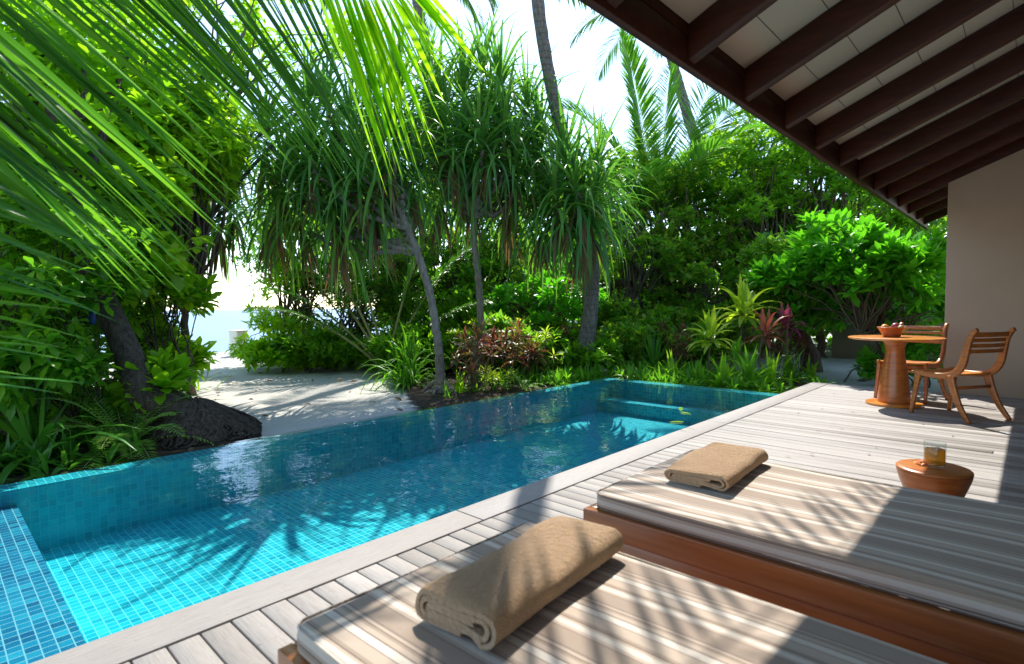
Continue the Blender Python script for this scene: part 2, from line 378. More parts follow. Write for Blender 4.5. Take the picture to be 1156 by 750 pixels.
sheet(b, (PX0, 4.76, -.045), (PX0, PY1, -.045), (PX1, PY1, -.045), (7.27, 4.76, -.045))        # wall tops
sheet(b, (7.27, PY0-.2, -.045), (7.27, 4.76, -.045), (PX1, PY1, -.045), (PX1, PY0-.2, -.045))
sheet(b, (PX0, PY1, -.045), (PX0, PY1, -1.2), (PX1, PY1, -1.2), (PX1, PY1, -.045))            # outer faces
sheet(b, (PX1, PY1, -.045), (PX1, PY1, -1.2), (PX1, PY0-.2, -1.2), (PX1, PY0-.2, -.045))
sheet(b, (PX0, PY0-.2, FL), (7.27, PY0-.2, FL), (7.27, PY0-.2, -.04), (PX0, PY0-.2, -.04))
sheet(b, (PX0, PY0-.2, FL), (PX0, PY0-.2, -.04), (PX0, PY1, -.045), (PX0, PY1, FL))
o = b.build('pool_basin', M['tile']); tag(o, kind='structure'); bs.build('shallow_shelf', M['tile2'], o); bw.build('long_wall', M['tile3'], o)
ma, nt = nodes('pool_water_surface')
P = pos(nt); n1 = noise(nt, 2.2, P, 2, .5); n2 = noise(nt, 9, P, 2, .5)
h = math_(nt, 'ADD', math_(nt, 'MULTIPLY', n1, 1.0), math_(nt, 'MULTIPLY', n2, .25))
bn = bump(nt, h, .22, .06)
fz = N(nt, 'ShaderNodeFresnel'); fz.inputs['IOR'].default_value = 1.33; L(nt, bn, fz.inputs['Normal'])
gl = N(nt, 'ShaderNodeBsdfGlossy'); gl.inputs['Roughness'].default_value = 0.0; L(nt, bn, gl.inputs['Normal'])
tr = N(nt, 'ShaderNodeBsdfTransparent'); tr.inputs['Color'].default_value = (.84, .985, .99, 1)
mx = N(nt, 'ShaderNodeMixShader'); L(nt, fz.outputs[0], mx.inputs[0]); L(nt, tr.outputs[0], mx.inputs[1]); L(nt, gl.outputs[0], mx.inputs[2])
ou = N(nt, 'ShaderNodeOutputMaterial'); L(nt, mx.outputs[0], ou.inputs[0]); M['water'] = ma
o = MB().add([(PX0, PY0-.15, WZ), (PX1-.004, PY0-.15, WZ), (PX1-.004, PY1-.004, WZ), (PX0, PY1-.004, WZ)], [(0, 1, 2, 3)]).build('pool_water', M['water']); tag(o, kind='structure')

# ------------------------------------------------------------------ deck
b = MB(); x = -4.99; k = 0
while x < 8.36:
    yj = rnd.choice([-.9, -1.6, .2, -.3]) if rnd.random() < .8 else None
    segs = [(-6, 2.045)] if yj is None else [(-6, yj-.002), (yj+.002, 2.045)]
    for (a, c) in segs:
        dz = rnd.uniform(-.0015, .0015)
        b.box(x+.003, x+.0972, a, c, -.035+dz, dz)
    x += .1; k += 1
deck = b.build('deck', M['deck']); tag(deck, kind='structure'); bevelled(deck, .003, 1)
b = MB()
xx = -5.0
for xe in (-1.4, 1.95, 5.1, 8.58): b.box(xx+.003, xe-.003, 2.052, 2.262, -.045, .003); xx = xe
b.box(8.378, 8.58, -6, 2.046, -.045, .002)
cp = b.build('coping', M['coping'], deck); bevelled(cp, .004, 2)
b = MB(); b.box(-5, 8.56, 2.10, 2.19, -.6, -.045); b.box(8.50, 8.565, -6, 2.1, -.5, -.047); b.box(-5, 8.5, -6, 2.1, -.12, -.04)
b.build('deck_skirt', M['deck'], deck)

# ------------------------------------------------------------------ villa: wall, roof, rafters
villa = empty('villa', (8.6, -1.5, 0), 0, 'villa veranda with taupe plaster wall and dark beamed lean-to roof over the deck', 'building')
def kid(b, name, mat, parent, sm=False, fixn=False):
    o = b.build(name, mat, parent, smooth=sm, fixn=fixn)
    return o
FY, FZ = 1.30, 2.305; SL = .415; XA, XB = -3.2, 11.2; YB = -4.4
def zb(y): return 2.325+SL*(FY-y)         # underside of rafters
RD = .178
o_ = villa.location
def vbox(b, x0, x1, y0, y1, z0, z1): b.box(x0-o_.x, x1-o_.x, y0-o_.y, y1-o_.y, z0, z1)
# end wall, its top following the roof slope
b = MB(); x0, x1 = 8.54-o_.x, 8.78-o_.x
ya, yb_ = .80-o_.y, YB-o_.y
V = [(x0, ya, -.4), (x1, ya, -.4), (x0, yb_, -.4), (x1, yb_, -.4), (x0, ya, zb(.80)+.01), (x1, ya, zb(.80)+.01), (x0, yb_, zb(YB)+.01), (x1, yb_, zb(YB)+.01)]
b.add(V, [(0, 2, 6, 4), (1, 5, 7, 3), (0, 4, 5, 1), (2, 3, 7, 6), (4, 6, 7, 5), (0, 1, 3, 2)])
wall = kid(b, 'wall', M['plaster'], villa, fixn=True); bevelled(wall, .006, 2)
b = MB(); vbox(b, XA, 8.53, -3.1, -2.9, 0.004, zb(-2.9)-.02)
kid(b, 'wall', M['plaster'], villa)
def slope_box(b, xa, xb, ya, yb, dz0, dz1):
    V = []
    for yy in (ya, yb):
        for xx in (xa, xb):
            for dz in (dz0, dz1): V.append((xx-o_.x, yy-o_.y, zb(yy)+dz))
    b.add(V, [(0, 1, 3, 2), (4, 6, 7, 5), (0, 4, 5, 1), (2, 3, 7, 6), (0, 2, 6, 4), (1, 5, 7, 3)])
b = MB(); slope_box(b, XA, XB, FY+.05, YB, RD+.03, RD+.07)
roof = kid(b, 'roof', M['roofing'], villa, fixn=True)
b = MB(); slope_box(b, XA, XB, FY-.004, YB, RD+.002, RD+.026)
kid(b, 'ceiling_boards', M['ceiling'], roof, fixn=True)
xr = 2.72-.735*8
while xr < XB:
    b = MB(); slope_box(b, xr-.036, xr+.036, FY-.003, YB, 0, RD)
    r_ = kid(b, 'rafter', M['beam'], roof, fixn=True); bevelled(r_, .004, 1); xr += .735
b = MB(); vbox(b, XA, XB, FY, FY+.045, FZ, FZ+.145); vbox(b, XA, XB, FY+.001, FY+.026, FZ+.147, FZ+.232); vbox(b, XA, XB, FY+.047, FY+.062, FZ+.055, FZ+.235)
f_ = kid(b, 'fascia', M['beam'], roof); bevelled(f_, .004, 1)
b = MB(); vbox(b, XA, 8.53, -.62, -.50, zb(-.5)-.16, zb(-.5)-.004)
kid(b, 'purlin_beam', M['beam'], roof)

# ------------------------------------------------------------------ daybeds
ma, nt = nodes('striped_canvas')
sx = N(nt, 'ShaderNodeSeparateXYZ'); L(nt, objco(nt), sx.inputs[0])
q = math_(nt, 'SUBTRACT', sx.outputs[0], math_(nt, 'MULTIPLY', sx.outputs[2], .9))
q = math_(nt, 'ADD', q, math_(nt, 'MULTIPLY', noise(nt, 1.5, objco(nt), 2), .006))
fq = math_(nt, 'FRACT', math_(nt, 'DIVIDE', math_(nt, 'ADD', q, 5), .19))
cr, tp, br, wh, gy_ = (.43, .345, .265), (.29, .222, .165), (.12, .073, .052), (.60, .54, .455), (.19, .138, .11)
st = [(0, tp), (.24, gy_), (.26, cr), (.31, wh), (.39, cr), (.43, br), (.45, tp), (.50, cr), (.66, gy_), (.675, wh), (.76, wh), (.78, br), (.80, cr), (.87, tp), (.91, br), (.925, cr), (.965, gy_)]
c = ramp(nt, fq, st, 'CONSTANT')
we = noise(nt, 400, mapping(nt, objco(nt), (1, .25, 1)), 2)
c = mixc(nt, math_(nt, 'MULTIPLY', we, .3), c, (.38, .31, .25))
M['stripe'] = finish(ma, nt, c, .9, bump(nt, math_(nt, 'ADD', we, math_(nt, 'MULTIPLY', noise(nt, 3.5, objco(nt), 2), 6)), .3, .004), spec=.15, sheen=.2)
def make_bed(x0, x1, y1, label):
    y0 = y1-2.05; cx = (x0+x1)/2
    t = empty('daybed', (cx, y1-1.0, 0), 0, label, 'daybed', 'striped daybeds on the deck')
    hx = (x1-x0)/2; ly1, ly0 = 1.0, -1.05
    # mattress as a softly puffed slab
    nx, ny = 26, 60
    def slab(z0, z1, rr, hx, ya, yb):
        us = np.linspace(-1, 1, nx); vs_ = np.linspace(-1, 1, ny)
        b = MB(); bm = bmesh.new()
        bmesh.ops.create_cube(bm, size=1)
        for v in bm.verts: v.co = Vector((v.co.x*2*hx, (ya+yb)/2+v.co.y*(yb-ya), (z0+z1)/2+v.co.z*(z1-z0)))
        bmesh.ops.bevel(bm, geom=[e for e in bm.edges if abs((e.verts[0].co-e.verts[1].co).z) > .01], offset=.035, segments=4, affect='EDGES', profile=.5)
        bmesh.ops.bevel(bm, geom=[e for e in bm.edges if abs((e.verts[0].co-e.verts[1].co).z) < .001 and len(e.link_faces) == 2 and e.calc_face_angle(0) > 1], offset=rr, segments=4, affect='EDGES', profile=.5)
        return bm
    bm = slab(.353, .42, .016, hx, ly0, ly1)
    for c_ in np.linspace(ly0, ly1, 30)[1:-1]: bmesh.ops.bisect_plane(bm, geom=bm.verts[:]+bm.edges[:]+bm.faces[:], plane_co=(0, c_, 0), plane_no=(0, 1, 0))
    for c_ in np.linspace(-hx, hx, 12)[1:-1]: bmesh.ops.bisect_plane(bm, geom=bm.verts[:]+bm.edges[:]+bm.faces[:], plane_co=(c_, 0, 0), plane_no=(1, 0, 0))
    for v in bm.verts:
        if v.co.z > .40:
            v.co.z += .004*math.sin(v.co.y*5+v.co.x*3+cx*7)+.003*math.sin(v.co.x*11+v.co.y*2)
        v.co.x += .003*math.sin(v.co.y*4+cx)
    me = bpy.data.meshes.new('mattress'); bm.to_mesh(me); bm.free(); me.materials.append(M['stripe'])
    mt = bpy.data.objects.new('mattress', me); COL.objects.link(mt); mt.parent = t; smooth(mt, 50)
    for zz in (.412, .365):
        rx, c = hx-.001, .034; pts = []
        for (sx_, sy_, a0) in ((1, 1, 0), (-1, 1, 90), (-1, -1, 180), (1, -1, 270)):
            px_, py_ = sx_*(rx-c), (ly1-c if sy_ > 0 else ly0+c)
            for a in np.linspace(a0, a0+90, 5): pts.append((px_+c*math.cos(R(a)), py_+c*math.sin(R(a)), zz))
        pts.append(pts[0]); MB().tube(pts, .0035, 6, False).build('piping', M['stripe'], mt, smooth=True)
    fx, fy1, fy0 = hx+.022, ly1+.03, ly0-.03
    b = MB()
    for s in (-1, 1): b.box(min(s*fx, s*(fx-.035)), max(s*fx, s*(fx-.035)), fy0, fy1, .272, .3545)
    for y_ in (fy1, fy0+.035): b.box(-fx+.037, fx-.037, y_-.035, y_, .272, .3535)
    fr = b.build('upper_rail', M['bedwood'], t); bevelled(fr, .003, 2)
    b = MB(); g = .008
    for s in (-1, 1): b.box(min(s*(fx-g), s*(fx-.035)), max(s*(fx-g), s*(fx-.035)), fy0+g, fy1-g, .125, .2695)
    for y_ in (fy1-g, fy0+.035): b.box(-fx+.037, fx-.037, y_-.03, y_, .125, .268)
    fr = b.build('lower_rail', M['bedwood'], t); bevelled(fr, .003, 1)
    b = MB(); y_ = fy0+.05
    while y_ < fy1-.1: b.box(-fx+.037, fx-.037, y_, y_+.06, .328, .346); y_ += .085
    b.build('slats', M['bedwood'], t)
    for sx_ in (-1, 1):
        for yy in (fy1-.13, fy0+.13):
            lg = MB().box(sx_*(fx-.075)-.032, sx_*(fx-.075)+.032, yy-.032, yy+.032, 0.0, .30).build('leg', M['bedwood'], t); bevelled(lg, .004, 2)
    return t
make_bed(.53, 1.31, 1.165, 'striped daybed nearest the camera, carrying the larger towel')
make_bed(1.672, 2.49, 1.17, 'striped daybed farther back with its red wood side rail showing')

# towels
ma, nt = nodes('terry_towel'); P = objco(nt)
a = noise(nt, 7, P, 3); t1 = noise(nt, 260, P, 3, .7); t2 = noise(nt, 70, P, 3, .6)
c = ramp(nt, a, [(.3, (.66, .37, .15)), (.7, (.80, .48, .21))])
c = mixc(nt, math_(nt, 'MULTIPLY', t1, .45), c, (.42, .23, .095))
M['towel'] = finish(ma, nt, c, .95, bump(nt, math_(nt, 'ADD', t1, math_(nt, 'MULTIPLY', t2, 1.6)), 1, .016), spec=.1, sheen=.5)
def make_towel(loc, rz, length, width, height, label, seed):
    g = np.random.default_rng(seed)
    # folded ribbon: outer wrap, then layers inside
    th = height/6.2; hw = width/2; h = height
    path = []
    def arc(c, r, a0, a1, n=9):
        return [(c[0]+r*math.cos(R(a)), c[1]+r*math.sin(R(a))) for a in np.linspace(a0, a1, n)]
    r = h/2-th/2; zc = h/2
    path += [(-hw*.15, th*.5)] + [(hw-r-th/2, th*.5)] + arc((hw-r-th/2, zc), r, -90, 90) + [(0, h-th/2+.001)] + arc((-hw+r+th/2, zc), r, 90, 270)
    r2 = r-th*1.12
    path += [(-hw*.4, th*1.62)] + [(hw-r-th*.6, th*1.62)] + arc((hw-r-th*.6, zc), r2, -90, 90, 7) + [(0, zc+r2)] + arc((-hw+r+th*.9, zc), r2, 90, 262, 7)
    r3 = max(r2-th*1.1, th*.5)
    path += [(-hw*.2, zc-r3)] + arc((hw-r-th*1.4, zc), r3, -90, 90, 5) + [(-hw*.45, zc+r3*.9)]
    p = np.array(path); d = np.gradient(p, axis=0); d /= np.linalg.norm(d, axis=1)[:, None]+1e-9; nrm = np.stack([-d[:, 1], d[:, 0]], 1)
    # densify
    ring = np.vstack([p+nrm*th*.47, (p-nrm*th*.47)[::-1]]); nr = len(ring); ns = 64
    V = []
    for i in range(ns):
        u = i/(ns-1); x = (u-.5)*length
        e = min(u, 1-u)*ns; edge = 1-.08*max(0, 1-e/1.5)
        wob = .0022*np.sin(x*31+ring[:, 0]*22+seed)+.003*np.sin(x*12+ring[:, 0]*9+ring[:, 1]*40+seed*2)
        dome = 1+.03*math.sin(u*9+seed)-.05*abs(2*u-1)**3
        Y = ring[:, 0]*(1+.02*math.sin(u*7+seed))+.004*math.sin(u*5+seed)
        Z = ring[:, 1]*dome*edge+wob*(ring[:, 1]/h)+h*.04*(1-edge)
        X = np.full(nr, x)+(.004*np.sin(ring[:, 0]*30+ring[:, 1]*60+seed))*(1 if e < 1 else 0)
        V.append(np.stack([X, Y, np.maximum(Z, 0.0)], 1))
    V = np.vstack(V)+np.column_stack([np.zeros(ns*nr), g.normal(0, .0006, ns*nr), g.normal(0, .0006, ns*nr)])
    Q = [(i*nr+j, i*nr+(j+1) % nr, (i+1)*nr+(j+1) % nr, (i+1)*nr+j) for i in range(ns-1) for j in range(nr)]
    m_ = nr//2
    for o in (0, (ns-1)*nr):
        for j in range(m_-1): Q.append((o+j, o+j+1, o+nr-2-j, o+nr-1-j))
    o = MB().add(V, Q).build('towel', M['towel'], None, smooth=True, fixn=True)
    o.location = loc; o.rotation_euler = (0, 0, rz); smooth(o, 60)
    tag(o, label, 'towel', 'folded bath towels on the daybeds'); return o
make_towel((1.0, .885, .424), R(6), .545, .225, .074, 'tan rolled towel with palm shadow stripes on the nearest daybed', 1)
make_towel((2.2, .925, .424), R(3), .49, .25, .062, 'flat folded tan towel in full sun on the farther daybed', 5)

# ------------------------------------------------------------------ stool, glass, flower
st_c = onz(1054, 527.5, .38)
stool = empty('stool', (st_c[0], st_c[1], 0), 0, 'round glossy reddish brown wooden drum stool behind the farther daybed', 'stool')
SR = .138
MB().lathe([(0.001, .3655), (SR-.002, .3655), (SR, .368), (SR-.001, .375), (SR-.006, .3795), (SR-.014, .381), (.001, .381)], sides=64).build('stool_top', M['teak'], stool, smooth=True)
MB().lathe([(.001, 0.0), (.078, 0), (.084, .01), (.078, .06), (.078, .12), (.088, .20), (.108, .27), (.126, .32), (SR-.003, .350), (SR-.001, .3645), (.001, .365)], sides=64).build('stool_body', M['teak'], stool, smooth=True)
smooth(stool.children[0]); smooth(stool.children[1])
def thin_glass(name, tint, milk=0.):
    ma, nt = nodes(name); lw = N(nt, 'ShaderNodeLayerWeight'); fac = math_(nt, 'ADD', math_(nt, 'MULTIPLY', math_(nt, 'POWER', lw.outputs['Facing'], 5.0), .55), .035)
    gl = N(nt, 'ShaderNodeBsdfGlossy'); gl.inputs['Roughness'].default_value = .02
    tr = N(nt, 'ShaderNodeBsdfTransparent'); tr.inputs['Color'].default_value = (*tint, 1); base = tr.outputs[0]
    if milk:
        tl = N(nt, 'ShaderNodeBsdfTranslucent'); tl.inputs['Color'].default_value = (*tint, 1); df = N(nt, 'ShaderNodeBsdfDiffuse'); df.inputs['Color'].default_value = (*tint, 1)
        m0 = N(nt, 'ShaderNodeMixShader'); L(nt, tl.outputs[0], m0.inputs[1]); L(nt, df.outputs[0], m0.inputs[2])
        m1 = N(nt, 'ShaderNodeMixShader'); m1.inputs[0].default_value = milk; L(nt, base, m1.inputs[1]); L(nt, m0.outputs[0], m1.inputs[2]); base = m1.outputs[0]
    mx = N(nt, 'ShaderNodeMixShader'); L(nt, fac, mx.inputs[0]); L(nt, base, mx.inputs[1]); L(nt, gl.outputs[0], mx.inputs[2])
    oo = N(nt, 'ShaderNodeOutputMaterial'); L(nt, mx.outputs[0], oo.inputs[0]); return ma
M['glass'] = thin_glass('clear_glass', (.93, .96, .96)); M['drink'] = thin_glass('amber_drink', (.95, .58, .10), .5); M['ice'] = thin_glass('ice', (.95, .90, .75), .35)
gp = onz(1055, 527, .382)
gls = empty('drinking_glass', (gp[0], gp[1], .382), 0, 'clear tumbler of iced amber drink standing on the wooden stool', 'glass')
GR = .040
MB().lathe([(.001, 0), (GR-.004, 0), (GR-.001, .004), (GR, .012), (GR+.001, .108), (GR, .1095), (GR-.0018, .108), (GR-.0022, .016), (GR-.006, .012), (.001, .012)], sides=48).build('tumbler', M['glass'], gls, smooth=True, fixn=True)
MB().lathe([(.001, .013), (GR-.006, .0135), (GR-.0026, .018), (GR-.0026, .078), (.001, .078)], sides=48).build('drink', M['drink'], gls, smooth=True, fixn=True)
for k in range(3):
    b = MB().box(-.011, .011, -.011, .011, -.011, .011); ic = b.build('ice_cube', M['ice'], gls); bevelled(ic, .003, 2)
    ic.location = (.013*math.cos(k*2.1), .013*math.sin(k*2.1), .045+.016*k); ic.rotation_euler = (k, .5*k, 1.3*k)
ma, nt = nodes('orchid_petal'); c = ramp(nt, noise(nt, 120, objco(nt), 2), [(.35, (.62, .06, .03)), (.6, (.85, .30, .12))]); M['petal'] = finish(ma, nt, c, .5)
ma, nt = nodes('orchid_centre'); M['petal_c'] = finish(ma, nt, (.8, .55, .12), .5)

# ------------------------------------------------------------------ strap / leaf engine
UP = np.array([0, 0, 1.])
def unit(v): return v/(np.linalg.norm(v, axis=-1, keepdims=True)+1e-9)
PROF = {
 'strap': lambda t: np.clip(np.minimum(t/.08+.35, 1)*np.clip((1-t)/.55, 0, 1)**.75, .02, 1),
 'leaf': lambda t: np.clip(np.sin(np.pi*np.clip(t*.96+.03, 0, 1))**.8, .04, 1),
 'obov': lambda t: np.clip(np.sin(np.pi*np.clip(t**1.5*.93+.04, 0, 1))**.8, .07, 1),
 'lance': lambda t: np.clip(np.sin(np.pi*np.clip(t**.8*.98+.01, 0, 1)), .03, 1),
}
def straps(b, P, D, Ln, Wd, grav, seg=5, fold=.2, prof='strap', roll_=None):
    P = np.asarray(P, float); n = len(P); d = unit(np.asarray(D, float)); Ln = np.broadcast_to(Ln, (n,)); Wd = np.broadcast_to(Wd, (n,)); grav = np.broadcast_to(grav, (n,))
    S0 = np.cross(d, UP); bad = np.linalg.norm(S0, axis=1) < .15; S0[bad] = np.cross(d[bad], [1., .3, 0]); S0 = unit(S0)
    if roll_ is not None:
        N0 = np.cross(S0, d); S0 = unit(S0*np.cos(roll_)[:, None]+N0*np.sin(roll_)[:, None])
    V = np.zeros((n, seg+1, 3, 3)); p = P.copy()
    for k in range(seg+1):
        t = k/seg; ww = (Wd*PROF[prof](np.array([t]))/2)[:, None]
        S = unit(S0-d*np.sum(S0*d, 1)[:, None]); Nn = np.cross(S, d)
        V[:, k, 0] = p-S*ww+Nn*ww*fold; V[:, k, 1] = p; V[:, k, 2] = p+S*ww+Nn*ww*fold
        d = unit(d+np.column_stack([np.zeros(n), np.zeros(n), -grav/seg*(.35+1.3*t)])); p = p+d*(Ln/seg)[:, None]
    idx = np.arange(n)[:, None, None]*(seg+1)*3; kk = np.arange(seg)[None, :, None]*3; s = np.arange(2)[None, None]
    a = idx+kk+s; Q = np.stack([a, a+1, a+4, a+3], -1).reshape(-1, 4)
    b.add(V.reshape(-1, 3), Q)
def rdir(n, g=rng): return unit(g.normal(size=(n, 3)))
def rosettes(b, C, A, per, Ln, Wd, spread=(35, 85), grav=.4, seg=3, prof='leaf', fold=.25, jit=.25, g=rng):
    """C cluster points, A axes"""
    n = len(C); A = unit(A); ref = np.where(np.abs(A[:, 2:3]) < .9, np.array([[0, 0, 1.]]), np.array([[1., 0, 0]]))
    E1 = unit(np.cross(A, ref)); E2 = np.cross(A, E1)
    ph = (np.arange(per)*2.39996)[None]+g.uniform(0, 6.28, (n, 1)); th = np.radians(np.linspace(spread[0], spread[1], per)[None]+g.normal(0, 9, (n, per)))
    D = (A[:, None]*np.cos(th)[..., None]+(E1[:, None]*np.cos(ph)[..., None]+E2[:, None]*np.sin(ph)[..., None])*np.sin(th)[..., None])
    P = C[:, None]+D*.01+A[:, None]*(-.05*np.linspace(0, 1, per)*Ln*4)[None, :, None]
    k = g.uniform(1-jit, 1+jit, n*per); sc = np.repeat(g.uniform(.8, 1.15, n), per)
    straps(b, P.reshape(-1, 3), D.reshape(-1, 3), Ln*k*sc, Wd*k*sc, grav*g.uniform(.5, 1.5, n*per), seg, fold, prof, roll_=g.normal(0, .35, n*per))
def curve(p0, p1, bend, n=7):
    p0, p1, bend = map(lambda a: np.asarray(a, float), (p0, p1, bend)); t = np.linspace(0, 1, n)[:, None]
    return p0*(1-t)+p1*t+bend*(4*t*(1-t))
def wob(P, a, g=rng):
    P = np.array(P, float); P[1:-1] += g.normal(0, a, P[1:-1].shape); return P
def smoothpath(pts, n=24):
    pts = np.asarray(pts, float); m_ = len(pts); t = np.linspace(0, m_-1, n); out = []
    for u in t:
        i = min(int(u), m_-2); f = u-i
        p0, p1, p2, p3 = pts[max(i-1, 0)], pts[i], pts[i+1], pts[min(i+2, m_-1)]
        out.append(.5*((2*p1)+(-p0+p2)*f+(2*p0-5*p1+4*p2-p3)*f*f+(-p0+3*p1-3*p2+p3)*f**3))
    return np.array(out)

def broad_tree(name, base, blobs, label, cat, leafm, Ln, Wd, ntip, nclus, per=7, barkm='bark', trunk_r=.07, sub=.42, spread=(30, 85), prof='leaf', seg=2,
               group=None, seed=1, grav=.4, droop=0, stems=1, fork=.35, up=.7, fold=.25, leafy_inside=.9):
    """blobs: list of (centre xyz, radii xyz). trunk(s) fork into limbs that run to the tips"""
    g = np.random.default_rng(seed); base = np.asarray(base, float)
    root = empty(name, base, 0, label, cat, group)
    wts = np.array([r[0]*r[1]*r[2] for c, r in blobs])**.8; wts /= wts.sum()
    tips = []
    for k in range(ntip):
        c, r = blobs[g.choice(len(blobs), p=wts)]; u = rdir(1, g)[0]; rr = g.uniform(.35, 1)**.5
        tips.append(np.array(c)+u*np.array(r)*rr)
    tips = np.array(tips); cen = np.average([b_[0] for b_ in blobs], axis=0, weights=wts)
    tb = MB(); heads = []
    for s in range(stems):
        off = np.append(g.normal(0, .16*(stems > 1), 2)*stems**.5, 0); b0 = base+off
        top = b0+(cen-b0)*np.array([.55, .55, fork])+np.append(g.normal(0, .25*(stems > 1), 2), 0)
        top[2] = max(top[2], base[2]+.25)
        pth = wob(curve(b0-[0, 0, .1], top, g.normal(0, .08, 3), 8), .02, g); tb.tube(pth-base, np.linspace(trunk_r*1.15, trunk_r*.75, 8), 9); heads.append(top)
    for i, tp in enumerate(tips):
        h = heads[i % stems]; ln = np.linalg.norm(tp-h)
        pth = wob(curve(h, tp, np.array([0, 0, .12*ln])+g.normal(0, .06*ln, 3), 7), .02*ln, g)
        tb.tube(pth-base, np.linspace(trunk_r*.5, .006, 7), 5, False)
    tb.build('trunk', M[barkm], root, smooth=True)
    n = ntip*nclus; ti = np.repeat(np.arange(ntip), nclus); sr = sub*g.uniform(.6, 1.3, ntip)[ti]
    u = rdir(n, g); rad = g.uniform(0, 1, n)**.45
    C = tips[ti]+u*(sr*rad)[:, None]*np.array([1, 1, .75])
    C = C[C[:, 2] > base[2]+.08]; n = len(C)
    A = unit(.5*(C-cen)/np.linalg.norm(np.array([b_[1] for b_ in blobs]).mean(0))+u[:n]*.4+UP*up+g.normal(0, .3, (n, 3)))
    b = MB(); rosettes(b, C-base, A, per, Ln, Wd, spread, grav, seg, prof, fold, .42, g)
    b.build('crown', leafm, root, smooth=False)
    return root

# ------------------------------------------------------------------ palm fronds
def frond(parent, P0, D0, length, droop, leaf_len, leaf_w, n, mat, origin, path=None, side_roll=0., grav=1.2, seed=0, ribr=.016, start=.16, seg=5, amin=28, amax=68, hang=0., name='frond', one=0):
    g = np.random.default_rng(seed); m_ = 40
    p = np.array(P0, float); d = unit(np.array(D0, float)); pts = [p.copy()]; ds = [d.copy()]
    for k in range(m_-1):
        d = unit(d+np.array([0, 0, -droop/m_*(.4+1.2*k/m_)])); p = p+d*length/(m_-1); pts.append(p.copy()); ds.append(d.copy())
    pts, ds = np.array(pts), np.array(ds)
    if path is not None: pts = smoothpath(path, m_); ds = unit(np.gradient(pts, axis=0))
    b = MB(); b.tube(pts-origin, np.linspace(ribr, .003, m_), 6, False); o = b.build(name, M['rib'], parent, smooth=True)
    s = np.linspace(start, .985, n); f = s*(m_-1); i = np.minimum(f.astype(int), m_-2); fr = (f-i)[:, None]
    Q = pts[i]*(1-fr)+pts[i+1]*fr; T = unit(ds[i]*(1-fr)+ds[i+1]*fr)
    S = unit(np.cross(T, UP)+1e-6); Nn = np.cross(S, T); S, Nn = S*math.cos(side_roll)+Nn*math.sin(side_roll), Nn*math.cos(side_roll)-S*math.sin(side_roll)
    lb = MB(); u = (s-start)/(1-start)
    for sg in ((-1, 1) if one == 0 else (one,)):
        al = np.radians(amax+(amin-amax)*u+g.normal(0, 3, n))
        D = T*np.cos(al)[:, None]+sg*S*np.sin(al)[:, None]+Nn*(.18+g.normal(0, .05, n))[:, None]-UP*hang
        Ls = leaf_len*(.45+.55*np.sin(np.pi*np.clip(u*.9+.12, 0, 1))**.7)*g.uniform(.88, 1.08, n)*np.where(u > .85, 1-.5*(u-.85)/.15, 1)
        straps(lb, Q-origin, D, Ls, leaf_w*(1-.35*u), grav*g.uniform(.7, 1.3, n), seg, .45, 'lance')
    lb.build('leaflets', mat, o)
    return o
def palm(path, radii, specs, label, group=None, mat=None, nuts=0, seed=3, barkm='palm_bark'):
    path = smoothpath(path, 26); base = path[0]
    root = empty('coconut_palm', base, 0, label, 'palm tree', group)
    rr = np.interp(np.linspace(0, 1, 26), np.linspace(0, 1, len(radii)), radii)
    MB().tube(smoothpath(path-base, 120), np.interp(np.linspace(0, 1, 120), np.linspace(0, 1, 26), rr), 18, jit=.05).build('trunk', M[barkm], root, smooth=True)
    top = path[-1]; g = np.random.default_rng(seed)
    for k, sp in enumerate(specs):
        azm, el, ln, dr = sp[:4]
        kw = sp[4] if len(sp) > 4 else {}
        D = np.array([math.cos(R(azm))*math.cos(R(el)), math.sin(R(azm))*math.cos(R(el)), math.sin(R(el))])
        a = dict(leaf_len=.75, leaf_w=.038, n=58, seed=seed*50+k, grav=1.1, side_roll=g.uniform(-.25, .25)); a.update(kw)
        frond(root, top+D*.08, D, ln, dr, mat=mat or G['coconut'], origin=base, **a)
    for k in range(nuts):
        a = k*2.1; MB().lathe([(.001, -.13), (.06, -.11), (.10, -.03), (.105, .03), (.07, .10), (.001, .13)], sides=14).build('coconut', M['petiole'], root, smooth=True).location = Vector(top-base)+Vector((.22*math.cos(a), .22*math.sin(a), -.2))
    return root

# orchid on the stool
fp = onz(1041, 524, .384)
fl = empty('orchid_flower', (fp[0], fp[1], .384), .4, 'small coral red orchid bloom lying beside the glass on the stool', 'flower')
b = MB(); ph = np.arange(9)*2*math.pi/9
D = np.stack([np.cos(ph), np.sin(ph), .35+.25*np.cos(ph*3)], 1)
straps(b, np.zeros((9, 3))+[0, 0, .006], D, .034, .014, .9, 4, .3, 'leaf'); b.build('petals', M['petal'], fl)
MB().lathe([(.001, .002), (.006, .004), (.007, .012), (.001, .017)], sides=12).build('flower_centre', M['petal_c'], fl, smooth=True)

